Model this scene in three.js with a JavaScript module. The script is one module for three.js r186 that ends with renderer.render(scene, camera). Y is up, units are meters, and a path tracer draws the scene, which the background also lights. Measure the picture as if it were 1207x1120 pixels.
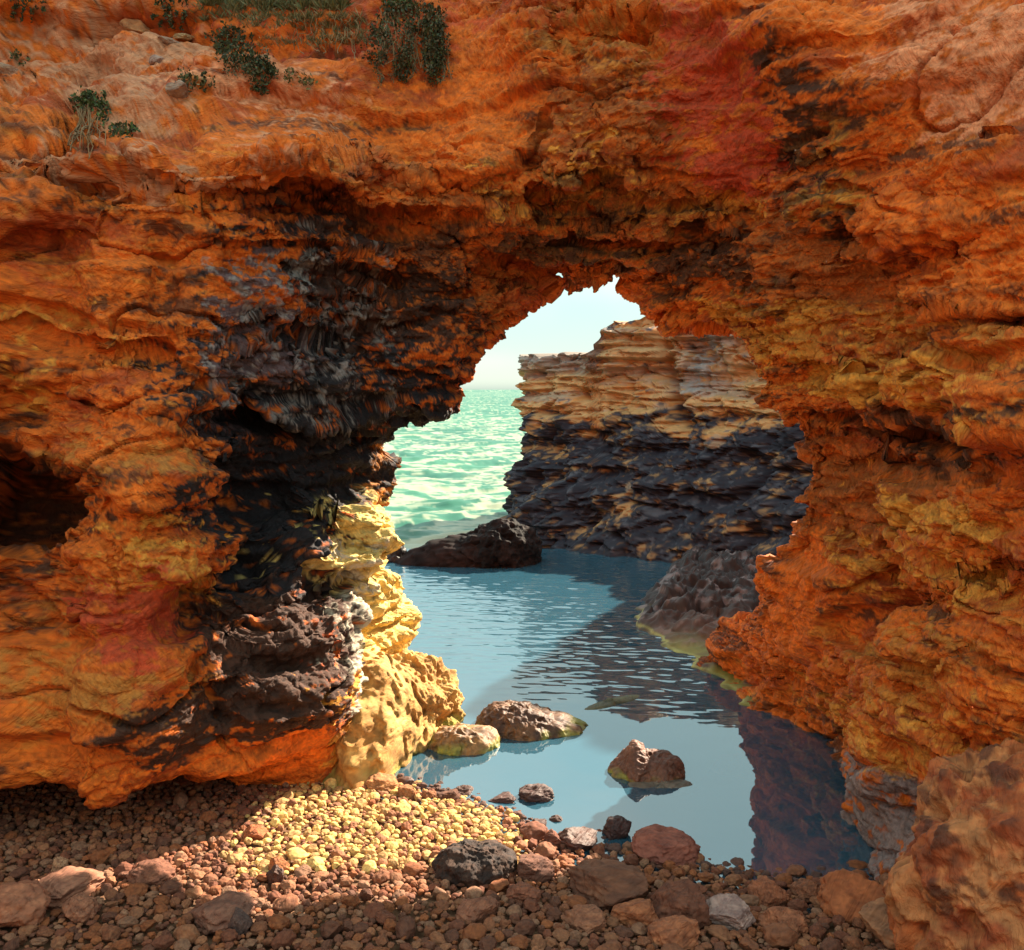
import * as THREE from 'three';
import { mergeGeometries } from 'three/addons/utils/BufferGeometryUtils.js';

// ------------------------------------------------------------------ camera
const scene = new THREE.Scene();
const PW = 1207, PH = 1120, FOCAL = 1076, EYE = 3.2, PITCH = Math.atan(101 / FOCAL);
const camera = new THREE.PerspectiveCamera(2 * Math.atan(PH / 2 / FOCAL) * 180 / Math.PI, PW / PH, 0.1, 20000);
camera.position.set(0, EYE, 0);
camera.rotation.x = -PITCH;
scene.add(camera);

// ------------------------------------------------------------------ sun, sky, exposure
const renderer = new THREE.WebGLRenderer();
renderer.toneMapping = THREE.LinearToneMapping;
renderer.toneMappingExposure = 3.8;
renderer.shadowMap.enabled = true;
const SUN = new THREE.Vector3(0.54, 0.53, -0.57).normalize();
const sun = new THREE.DirectionalLight(new THREE.Color(1.0, 0.86, 0.66), 5.0);
sun.position.copy(SUN).multiplyScalar(60);
sun.castShadow = true;
sun.shadow.mapSize.set(4096, 4096);
Object.assign(sun.shadow.camera, { left: -25, right: 25, top: 25, bottom: -25, near: 1, far: 140 });
scene.add(sun, sun.target);

// ------------------------------------------------------------------ noise
const perm = new Uint8Array(512);
{ let s = 90210; const p = [...Array(256).keys()];
  for (let i = 255; i > 0; i--) { s = (s * 1664525 + 1013904223) >>> 0; const j = s % (i + 1); [p[i], p[j]] = [p[j], p[i]]; }
  for (let i = 0; i < 512; i++) perm[i] = p[i & 255]; }
const GX = [1, -1, 1, -1, 1, -1, 1, -1, 0, 0, 0, 0, 1, -1, 0, 0], GY = [1, 1, -1, -1, 0, 0, 0, 0, 1, -1, 1, -1, 1, 1, -1, -1], GZ = [0, 0, 0, 0, 1, 1, -1, -1, 1, 1, -1, -1, 0, 0, 1, -1];
function noise(x, y, z) {
  const fx = Math.floor(x), fy = Math.floor(y), fz = Math.floor(z);
  const X = fx & 255, Y = fy & 255, Z = fz & 255; x -= fx; y -= fy; z -= fz;
  const u = x * x * x * (x * (x * 6 - 15) + 10), v = y * y * y * (y * (y * 6 - 15) + 10), w = z * z * z * (z * (z * 6 - 15) + 10);
  const A = perm[X] + Y, AA = perm[A & 255] + Z, AB = perm[(A + 1) & 255] + Z, B = perm[X + 1] + Y, BA = perm[B & 255] + Z, BB = perm[(B + 1) & 255] + Z;
  const g = (h, a, b, c) => { h &= 15; return GX[h] * a + GY[h] * b + GZ[h] * c; };
  const a0 = g(perm[AA & 255], x, y, z), a1 = g(perm[BA & 255], x - 1, y, z), a2 = g(perm[AB & 255], x, y - 1, z), a3 = g(perm[BB & 255], x - 1, y - 1, z);
  const b0 = g(perm[(AA + 1) & 255], x, y, z - 1), b1 = g(perm[(BA + 1) & 255], x - 1, y, z - 1), b2 = g(perm[(AB + 1) & 255], x, y - 1, z - 1), b3 = g(perm[(BB + 1) & 255], x - 1, y - 1, z - 1);
  const l0 = a0 + u * (a1 - a0), l1 = a2 + u * (a3 - a2), l2 = b0 + u * (b1 - b0), l3 = b2 + u * (b3 - b2);
  const m0 = l0 + v * (l1 - l0), m1 = l2 + v * (l3 - l2);
  return m0 + w * (m1 - m0);
}
function fbm(x, y, z, oct, gain = 0.5) {
  let a = 1, s = 0; for (let i = 0; i < oct; i++) { s += a * noise(x, y, z); x = x * 2.03 + 17.1; y = y * 2.03 + 5.7; z = z * 2.03 + 9.3; a *= gain; } return s;
}
function ridged(x, y, z, oct) {
  let a = 1, s = 0; for (let i = 0; i < oct; i++) { s += a * (1 - 2 * Math.abs(noise(x, y, z))); x = x * 2.07 + 7.1; y = y * 2.07 + 3.7; z = z * 2.07 + 1.3; a *= 0.5; } return s;
}
function worley(x, y, z) {            // distance to nearest point and to the second nearest
  const fx = Math.floor(x), fy = Math.floor(y), fz = Math.floor(z); let d1 = 9, d2 = 9, id = 0;
  for (let i = -1; i < 2; i++) for (let j = -1; j < 2; j++) for (let k = -1; k < 2; k++) {
    const h = perm[(perm[(perm[(fx + i) & 255] + fy + j) & 255] + fz + k) & 255];
    const dx = fx + i + perm[h] / 256 - x, dy = fy + j + perm[(h + 71) & 255] / 256 - y, dz = fz + k + perm[(h + 149) & 255] / 256 - z;
    const d = dx * dx + dy * dy + dz * dz; if (d < d1) { d2 = d1; d1 = d; id = h; } else if (d < d2) d2 = d;
  }
  return [Math.sqrt(d1), Math.sqrt(d2), perm[(id + 33) & 255] / 255 - 0.5];
}
const sst = (a, b, x) => { const t = Math.min(1, Math.max(0, (x - a) / (b - a))); return t * t * (3 - 2 * t); };
const clamp = (x, a, b) => Math.min(b, Math.max(a, x)), lerp = (a, b, t) => a + (b - a) * t;
function rng(seed) { let s = seed >>> 0; return () => { s = (s + 0x6D2B79F5) >>> 0; let t = Math.imul(s ^ (s >>> 15), 1 | s); t = (t + Math.imul(t ^ (t >>> 7), 61 | t)) ^ t; return ((t ^ (t >>> 14)) >>> 0) / 4294967296; }; }

// ------------------------------------------------------------------ the sky: pale air with thin streaked cloud
{
  const W = 512, H = 256, data = new Float32Array(W * H * 4);
  for (let j = 0; j < H; j++) {
    const el = ((j + 0.5) / H - 0.5) * Math.PI;
    for (let i = 0; i < W; i++) {
      const az = ((i + 0.5) / W - 0.5) * 2 * Math.PI, up = Math.sin(el);
      const x = Math.cos(el) * Math.cos(az), z = Math.cos(el) * Math.sin(az);
      const t = sst(0.0, 0.35, up), t0 = sst(-0.02, 0.10, up);
      let r = lerp(lerp(0.56, 0.42, t0), 0.50, t), g = lerp(lerp(0.66, 0.63, t0), 0.72, t), b = lerp(lerp(0.52, 0.57, t0), 0.77, t);
      const k = 1 / (Math.max(up, 0) + 0.12);
      const c = sst(-0.1, 0.65, fbm(x * k * 1.3, up * 3, z * k * 0.8, 5)) * 0.45;
      const cb = lerp(0.66, 0.88, t); r = lerp(r, cb, c); g = lerp(g, cb, c); b = lerp(b, cb * 0.94, c);
      if (up < 0) { const q = sst(0, -0.2, up); r = lerp(r, 0.2, q); g = lerp(g, 0.3, q); b = lerp(b, 0.28, q); }
      data.set([r * 0.46, g * 0.45, b * 0.43, 1], (j * W + i) * 4);
    }
  }
  const sky = new THREE.DataTexture(data, W, H, THREE.RGBAFormat, THREE.FloatType);
  sky.mapping = THREE.EquirectangularReflectionMapping; sky.magFilter = THREE.LinearFilter; sky.needsUpdate = true;
  scene.background = sky; scene.environment = sky;
}

// ------------------------------------------------------------------ helpers
const cp = Math.cos(PITCH), sp = Math.sin(PITCH);
function rayOf(px, py) { const a = (px - PW / 2) / FOCAL, b = -(py - PH / 2) / FOCAL; return [a, b * cp - sp, -b * sp - cp]; }
function P(px, py, d) { const r = rayOf(px, py), t = -d / r[2]; return new THREE.Vector3(r[0] * t, EYE + r[1] * t, -d); }       // the point on a pixel's ray d metres ahead
function onLevel(px, py, y = 0) { const r = rayOf(px, py), t = (y - EYE) / r[1]; return new THREE.Vector3(r[0] * t, y, r[2] * t); } // where it meets a level
const V = (x, y, d) => new THREE.Vector3(x, y, -d);
function toPixel(x, y, z) { const yy = y - EYE, f = -(z * cp) - yy * sp, u = yy * cp - z * sp; return [PW / 2 + x / f * FOCAL, PH / 2 - u / f * FOCAL, f]; }
const names = {};
function numbered(n) { if (!(n in names)) { names[n] = 0; return n; } names[n]++; return n + '_' + String(names[n]).padStart(3, '0'); }
function tag(o, label, category, group, kind) {
  o.userData = {}; if (label) o.userData.label = label; if (category) o.userData.category = category; if (group) o.userData.group = group; if (kind) o.userData.kind = kind;
  return o;
}
function add(o, parent = scene) { o.castShadow = o.receiveShadow = true; parent.add(o); return o; }
function mat(opts) { return new THREE.MeshStandardMaterial({ roughness: 0.9, vertexColors: true, ...opts }); }
function mix3(o, c, t) { o[0] += (c[0] - o[0]) * t; o[1] += (c[1] - o[1]) * t; o[2] += (c[2] - o[2]) * t; }
function gridGeometry(nu, nv, pos, col, flip = false) {               // (nu x nv) vertices
  const g = new THREE.BufferGeometry();
  g.setAttribute('position', new THREE.BufferAttribute(pos, 3));
  if (col) g.setAttribute('color', new THREE.BufferAttribute(col, 3));
  const idx = new Uint32Array((nu - 1) * (nv - 1) * 6); let q = 0;
  for (let i = 0; i < nu - 1; i++) for (let j = 0; j < nv - 1; j++) { const a = i * nv + j, b = a + nv; if (flip) { idx[q++] = a; idx[q++] = a + 1; idx[q++] = b; idx[q++] = b; idx[q++] = a + 1; idx[q++] = b + 1; } else { idx[q++] = a; idx[q++] = b; idx[q++] = a + 1; idx[q++] = b; idx[q++] = b + 1; idx[q++] = a + 1; } }
  g.setIndex(new THREE.BufferAttribute(idx, 1)); return g;
}
function cat(a, b, c, d, t) { const t2 = t * t, t3 = t2 * t; return 0.5 * (2 * b + (c - a) * t + (2 * a - 5 * b + 4 * c - d) * t2 + (3 * b - a - 3 * c + d) * t3); }

// a tileable grain for rock: fine relief
function grainTexture(size, seed, f0, oct) {
  const d = new Uint8Array(size * size * 4), h = new Float32Array(size * size); let lo = 9, hi = -9;
  for (let j = 0; j < size; j++) for (let i = 0; i < size; i++) {
    const a = i / size * 2 * Math.PI, b = j / size * 2 * Math.PI, R = f0 / (2 * Math.PI);
    let s = 0, w = 1, f = R; for (let o = 0; o < oct; o++) { s += w * noise(Math.cos(a) * f + seed + Math.sin(b) * f * 0.7, Math.sin(a) * f + o * 9.1 - Math.cos(b) * f * 0.3, Math.cos(b) * f + Math.sin(b) * f * 0.31 + seed); w *= 0.62; f *= 2; }
    h[j * size + i] = s; lo = Math.min(lo, s); hi = Math.max(hi, s);
  }
  for (let i = 0; i < size * size; i++) { const v = 255 * (h[i] - lo) / (hi - lo); d[i * 4] = d[i * 4 + 1] = d[i * 4 + 2] = v; d[i * 4 + 3] = 255; }
  const t = new THREE.DataTexture(d, size, size); t.wrapS = t.wrapT = THREE.RepeatWrapping; t.magFilter = THREE.LinearFilter; t.needsUpdate = true; return t;
}
const grain = grainTexture(512, 3.3, 10, 5);

// ------------------------------------------------------------------ palette (linear base colours)
const C = {
  orange: [0.68, 0.138, 0.006], deep: [0.33, 0.048, 0.007], red: [0.42, 0.045, 0.009], rust: [0.24, 0.045, 0.007], bronze: [0.36, 0.092, 0.012], gold: [0.62, 0.245, 0.028], ochre: [0.46, 0.16, 0.02], cream: [0.74, 0.52, 0.16],
  pink: [0.62, 0.21, 0.085], skylit: [0.48, 0.20, 0.095], black: [0.013, 0.009, 0.011], umber: [0.050, 0.016, 0.006], purple: [0.11, 0.065, 0.068], grey: [0.26, 0.225, 0.20], stone: [0.22, 0.15, 0.135], pale: [0.5, 0.43, 0.32], algae: [0.25, 0.23, 0.035],
};

// ------------------------------------------------------------------ the rock arch
// each rib runs from the outer rock across its face, over the lip of the tunnel and along the tunnel wall to where the rock turns away behind
const RIBS = [
  [V(-9, -.7, 5.6), V(-4.2, -.7, 8.6), V(-3, -.7, 8.5), V(-2.3, -.7, 7.3), V(-1.8, -.7, 7.1), V(-1.42, -.7, 7.25), V(-1.15, -.7, 8.4)],
  [V(-9, .0, 5.6), V(-4.2, .0, 8.6), V(-3, .0, 8.5), V(-2.3, .0, 7.1), V(-1.78, .0, 6.9), V(-1.35, .02, 7.1), V(-1.12, .04, 8.3)],
  [V(-9, .45, 5.4), V(-4.2, .38, 8.3), V(-2.9, .34, 8.1), P(230, 920, 6.95), P(330, 893, 7.0), P(415, 858, 7.35), P(440, 835, 8.5)],
  [V(-9, .5, 3.4), P(-40, 948, 5.85), P(120, 950, 6.0), P(230, 912, 6.25), P(330, 884, 6.55), P(405, 850, 6.95), P(446, 806, 8.4)],
  [V(-9, 1.4, 3.3), P(-40, 780, 5.9), P(120, 790, 5.95), P(240, 785, 6.3), P(330, 775, 6.7), P(405, 765, 7.3), P(450, 775, 8.8)],
  [V(-9, 2.2, 3.3), P(-40, 670, 6.0), P(120, 670, 6.1), P(235, 660, 6.45), P(310, 665, 7.1), P(400, 700, 8.2), P(478, 738, 9.2)],
  [V(-9, 2.8, 3.3), P(-40, 560, 6.2), P(120, 560, 6.1), P(262, 590, 6.5), P(300, 595, 7.5), P(390, 610, 8.4), P(458, 645, 9.3)],
  [V(-9, 3.4, 3.3), P(-40, 470, 6.3), P(120, 460, 6.2), P(250, 470, 6.5), P(320, 500, 7.4), P(400, 530, 8.2), P(456, 565, 9.2)],
  [V(-9, 4.1, 3.3), P(-40, 370, 6.3), P(120, 360, 6.3), P(258, 385, 6.6), P(340, 410, 7.2), P(430, 455, 7.8), P(494, 502, 8.5)],
  [V(-9, 4.8, 3.3), P(-40, 280, 6.4), P(120, 280, 6.4), P(290, 290, 6.8), P(380, 335, 7.3), P(460, 400, 7.8), P(540, 466, 8.4)],
  [V(-9, 5.4, 3.4), P(-40, 205, 6.4), P(150, 208, 6.5), P(365, 222, 6.9), P(430, 290, 7.4), P(510, 360, 7.9), P(576, 396, 8.4)],
  [V(-9, 9.4, 6.5), P(-60, 20, 8.6), P(190, 100, 7.9), P(440, 218, 7.2), P(500, 280, 7.7), P(570, 330, 8.1), P(634, 352, 8.6)],
  [P(200, -260, 11.2), P(380, -30, 9.0), P(480, 110, 7.8), P(560, 225, 7.4), P(602, 270, 8.0), P(634, 304, 8.4), P(650, 334, 8.8)],
  [P(600, -300, 9.2), P(620, -30, 8.0), P(640, 110, 7.5), P(662, 205, 7.4), P(680, 252, 8.0), P(690, 298, 8.4), P(694, 331, 8.9)],
  [P(820, -300, 8.4), P(790, -30, 7.4), P(775, 100, 7.1), P(762, 200, 7.4), P(755, 262, 8.0), P(742, 314, 8.3), P(736, 350, 8.8)],
  [P(1050, -300, 7.6), P(970, -30, 6.7), P(925, 100, 6.6), P(875, 210, 7.0), P(840, 285, 7.5), P(810, 348, 8.0), P(788, 390, 8.6)],
  [P(1400, -300, 6.2), P(1160, -20, 5.9), P(1085, 130, 5.9), P(1000, 255, 6.5), P(940, 315, 7.0), P(890, 365, 7.5), P(852, 402, 8.0)],
  [P(1700, 0, 4.2), P(1250, 230, 5.1), P(1150, 300, 5.5), P(1060, 355, 6.3), P(980, 395, 6.9), P(930, 432, 7.3), P(890, 452, 7.7)],
  [P(1700, 440, 3.6), P(1250, 480, 4.8), P(1150, 478, 5.4), P(1080, 478, 6.1), P(1010, 482, 6.8), P(960, 486, 7.2), P(918, 490, 7.6)],
  [P(1700, 560, 3.6), P(1250, 560, 4.85), P(1150, 560, 5.5), P(1085, 560, 6.2), P(1015, 560, 6.9), P(970, 556, 7.3), P(941, 550, 7.7)],
  [P(1700, 660, 3.6), P(1250, 650, 4.85), P(1150, 645, 5.45), P(1085, 640, 6.15), P(1015, 635, 6.9), P(965, 625, 7.4), P(928, 618, 7.9)],
  [P(1700, 780, 3.6), P(1250, 760, 4.8), P(1150, 745, 5.4), P(1085, 730, 6.0), P(1015, 715, 6.9), P(950, 700, 7.8), P(899, 690, 8.6)],
  [V(5, .9, 3.4), V(2.85, .95, 4.9), V(2.62, .95, 5.7), V(2.62, .85, 6.6), V(2.62, .75, 7.4), V(2.5, .6, 8.7), V(2.42, .55, 10.1)],
  [V(5, .1, 3.4), V(2.85, .1, 4.9), V(2.50, .1, 5.7), V(2.56, .08, 6.6), V(2.85, .08, 7.4), V(2.62, .1, 8.5), V(2.28, .1, 10.1)],
  [V(5, -.9, 3.4), V(2.8, -.9, 4.9), V(2.38, -.9, 5.7), V(2.5, -.9, 6.6), V(2.75, -.9, 7.4), V(2.5, -.9, 8.5), V(2.0, -.9, 10.2)],
];
const HOLE = [0.6, 2.2];
for (const r of RIBS) {                                  // the turn away behind, and the sea side of the rock
  const s = r[6]; const dx = s.x - HOLE[0], dy = s.y - HOLE[1] + (s.y < 1 ? HOLE[1] - s.y : 0), l = Math.hypot(dx, dy) || 1;
  const side = dx > 0 ? 1.7 : 1;
  r.push(V(s.x + dx / l * 0.4 * side, s.y + dy / l * 0.35, -s.z + 0.8));
  r.push(V(s.x + dx / l * 2.2 * side, s.y + dy / l * 2.2, -s.z + 1.8));
  r.push(V(s.x + dx / l * 8, s.y + Math.max(0, dy / l) * 6.2, 11.6));
}
// sculpted features: px, py, half width, half height, metres outwards (negative: hollow), turn in degrees
const FEATURES = [
  [14, 585, 66, 56, -1.5, 0], [15, 470, 36, 40, -0.28, 0], [40, 690, 70, 40, -0.22, -10], [130, 690, 90, 60, 0.14, 0], [110, 610, 50, 70, 0.10, 0],
  [200, 820, 130, 70, 0.10, 0], [230, 650, 60, 25, 0.16, -5], [235, 740, 50, 50, -0.18, 0], [170, 560, 60, 30, 0.10, 0], [180, 425, 26, 22, -0.12, 0],
  [195, 330, 26, 50, -0.16, 0], [150, 205, 300, 10, 0.16, 2], [120, 226, 280, 9, -0.14, 3], [330, 170, 90, 40, 0.16, 10], [100, 385, 110, 12, 0.10, 6], [120, 405, 90, 7, -0.07, 6],
  [370, 250, 60, 22, -0.3, 0], [440, 262, 70, 26, -0.3, 5], [300, 430, 55, 40, 0.14, 0], [380, 440, 50, 35, 0.12, 10], [280, 498, 90, 12, -0.22, 5], [380, 505, 80, 10, -0.2, 5], [300, 600, 36, 55, -0.3, 0],
  [275, 690, 50, 60, -0.3, 0], [340, 690, 40, 30, 0.1, 0], [368, 625, 56, 72, 0.45, -20], [405, 700, 40, 50, 0.2, 0], [330, 390, 70, 9, -0.16, 6], [430, 370, 70, 14, 0.1, 0], [480, 330, 70, 12, -0.15, 10], [420, 310, 60, 16, 0.12, 0],
  [110, 130, 34, 50, -0.12, 0], [230, 130, 40, 20, 0.12, 0], [200, 150, 40, 12, -0.1, 0], [60, 140, 30, 40, 0.12, 0], [170, 30, 60, 22, -0.25, 0], [300, 60, 80, 20, -0.12, 0], [480, 140, 60, 40, -0.10, 0],
  [560, 175, 60, 45, 0.16, 20], [620, 190, 14, 60, -0.22, 30], [670, 200, 34, 22, 0.22, -30], [700, 225, 50, 12, -0.18, -10], [640, 100, 40, 60, 0.05, 0], [720, 45, 60, 20, -0.22, -8], [700, 20, 60, 16, 0.14, 0],
  [740, 120, 50, 60, 0.12, 0], [830, 120, 40, 70, -0.14, 0], [870, 180, 34, 40, -0.1, 0], [890, 40, 60, 40, 0.14, 20], [960, 60, 60, 60, 0.10, 0], [925, 140, 40, 50, -0.16, 20], [960, 190, 40, 30, 0.12, 0],
  [970, 240, 40, 20, 0.16, -15], [1000, 275, 34, 14, -0.2, 0], [660, 265, 90, 12, 0.1, -3], [740, 285, 120, 10, -0.14, 3], [790, 260, 60, 14, 0.12, 0], [700, 320, 80, 9, 0.08, 0], [620, 320, 50, 14, -0.12, 0],
  [1090, 260, 60, 26, 0.18, -10], [1080, 300, 60, 18, -0.16, -14], [1185, 160, 26, 7, 0.09, -4], [1150, 200, 60, 40, 0.05, 0], [1120, 340, 60, 26, 0.12, 0], [1160, 372, 60, 12, -0.25, 12], [960, 420, 80, 30, 0.12, 10],
  [1090, 440, 60, 26, 0.14, 15], [1000, 440, 60, 24, 0.10, 10], [1130, 520, 110, 14, -0.32, 4], [1020, 498, 80, 7, -0.18, 0], [1190, 545, 50, 22, -0.22, 0], [1000, 600, 60, 40, -0.14, 0], [930, 545, 20, 60, 0.05, 0],
  [1110, 600, 60, 40, 0.12, 0], [1060, 690, 60, 36, -0.12, -20], [1110, 700, 70, 8, -0.16, -28], [960, 690, 60, 60, 0.10, 0], [1050, 770, 90, 40, 0.10, 0], [1150, 800, 60, 60, 0.08, 0], [960, 800, 40, 30, -0.08, 0],
].map(([x, y, a, b, h, t]) => [x, y, a, b, h, Math.cos(t * Math.PI / 180), Math.sin(t * Math.PI / 180)]);
// stains and beds of other colour, with some light and shade painted in: px, py, half width, half height, colour, strength, turn
const PATCHES = [
  // black sea-worn rock within the tunnel; the umber also paints in tunnel shade
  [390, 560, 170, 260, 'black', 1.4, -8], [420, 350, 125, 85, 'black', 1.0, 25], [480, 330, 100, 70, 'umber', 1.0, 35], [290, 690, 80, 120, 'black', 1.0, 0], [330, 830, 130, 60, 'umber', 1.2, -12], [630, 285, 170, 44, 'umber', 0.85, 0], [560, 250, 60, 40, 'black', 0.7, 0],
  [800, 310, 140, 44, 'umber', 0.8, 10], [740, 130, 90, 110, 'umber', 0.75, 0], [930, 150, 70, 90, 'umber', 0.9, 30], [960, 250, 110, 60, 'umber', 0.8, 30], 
  [1090, 520, 140, 40, 'black', 0.7, 5], [1040, 960, 55, 85, 'stone', 1.1, -10], [930, 560, 30, 40, 'ochre', 0.6, 0], [20, 590, 90, 90, 'umber', 0.8, 0], [40, 700, 120, 60, 'umber', 0.5, 0], [10, 470, 40, 50, 'umber', 0.8, 0],  // umber in the left hollows, black under the ledge: shade painted in
  // sea side of the pillar; cream paints in sunlight, pale is crust
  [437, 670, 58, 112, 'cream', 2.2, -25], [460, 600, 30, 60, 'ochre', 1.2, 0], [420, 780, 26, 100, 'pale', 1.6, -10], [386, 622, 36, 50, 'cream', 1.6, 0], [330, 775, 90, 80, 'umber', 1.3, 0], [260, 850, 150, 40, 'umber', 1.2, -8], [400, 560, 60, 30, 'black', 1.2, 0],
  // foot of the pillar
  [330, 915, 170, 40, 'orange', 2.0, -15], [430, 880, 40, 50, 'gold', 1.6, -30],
  // brown and gold patches in the roof and the far wall
  [760, 220, 170, 110, 'bronze', 1.0, 10], [960, 330, 150, 70, 'bronze', 1.0, 20], [1010, 590, 150, 90, 'bronze', 0.9, 0], [560, 290, 110, 60, 'bronze', 0.9, 25], [1080, 430, 130, 50, 'ochre', 0.8, 12], [830, 250, 90, 40, 'gold', 0.7, 5], [640, 235, 70, 30, 'gold', 0.65, 0], [1060, 660, 90, 40, 'gold', 0.6, 0], [1080, 860, 70, 50, 'gold', 0.6, 20],
  [700, 210, 60, 40, 'gold', 0.8, -20], [760, 60, 90, 60, 'ochre', 0.6, 0], [700, 290, 110, 20, 'gold', 0.7, -3], [990, 430, 110, 34, 'gold', 1.5, 14], [910, 370, 60, 24, 'gold', 1.2, -10], [1120, 470, 70, 30, 'gold', 0.9, 20], [1120, 400, 80, 30, 'ochre', 0.7, 20],
  [1110, 620, 70, 30, 'gold', 1.1, 10], [1150, 700, 60, 26, 'gold', 0.8, 0], [1100, 800, 90, 40, 'ochre', 0.7, 0], [950, 390, 60, 30, 'ochre', 0.6, 0], [970, 240, 50, 16, 'gold', 0.9, -15], [960, 170, 26, 26, 'gold', 0.9, 0], [1000, 850, 70, 30, 'gold', 0.6, 30],
  [200, 690, 90, 50, 'gold', 0.9, 0], [100, 800, 120, 60, 'ochre', 0.7, 0], [170, 540, 90, 40, 'ochre', 0.6, 0], [10, 440, 30, 30, 'gold', 0.9, 0], [370, 330, 40, 20, 'grey', 0.5, 0],
  // dark brown crust in ragged flakes, also painting in shade on roof and right wall
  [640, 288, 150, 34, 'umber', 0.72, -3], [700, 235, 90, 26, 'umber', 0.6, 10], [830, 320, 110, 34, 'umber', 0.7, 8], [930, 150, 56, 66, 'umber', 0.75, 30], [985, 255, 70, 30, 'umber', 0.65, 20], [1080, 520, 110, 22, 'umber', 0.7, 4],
  // mineral streaks on the dark wall
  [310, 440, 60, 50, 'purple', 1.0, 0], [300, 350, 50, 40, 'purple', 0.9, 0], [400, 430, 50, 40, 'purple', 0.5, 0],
  // red earth
  [850, 130, 60, 110, 'red', 1.0, -10], [870, 200, 50, 40, 'red', 1.0, 0], [560, 90, 60, 90, 'orange', 0.9, 0], [180, 730, 80, 50, 'red', 1.0, 0], [930, 730, 40, 90, 'orange', 1.0, 10], [1130, 290, 90, 70, 'orange', 0.9, 0], [450, 30, 200, 50, 'red', 0.5, 0],
  // pale pinkish tones; those at top left paint skylight into the slope
  [1150, 70, 110, 90, 'pink', 1.2, 0], [1000, 40, 70, 50, 'orange', 0.8, 0], [130, 80, 130, 60, 'skylit', 1.0, 15], [330, 130, 90, 35, 'pink', 0.8, 10], [150, 205, 190, 14, 'skylit', 0.9, 2], [380, 150, 60, 30, 'skylit', 0.5, 0], [60, 390, 100, 16, 'gold', 0.5, 4],
].map(([x, y, a, b, c, k, t]) => [x, y, a, b, C[c], k, Math.cos(t * Math.PI / 180), Math.sin(t * Math.PI / 180), c]);

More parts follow.
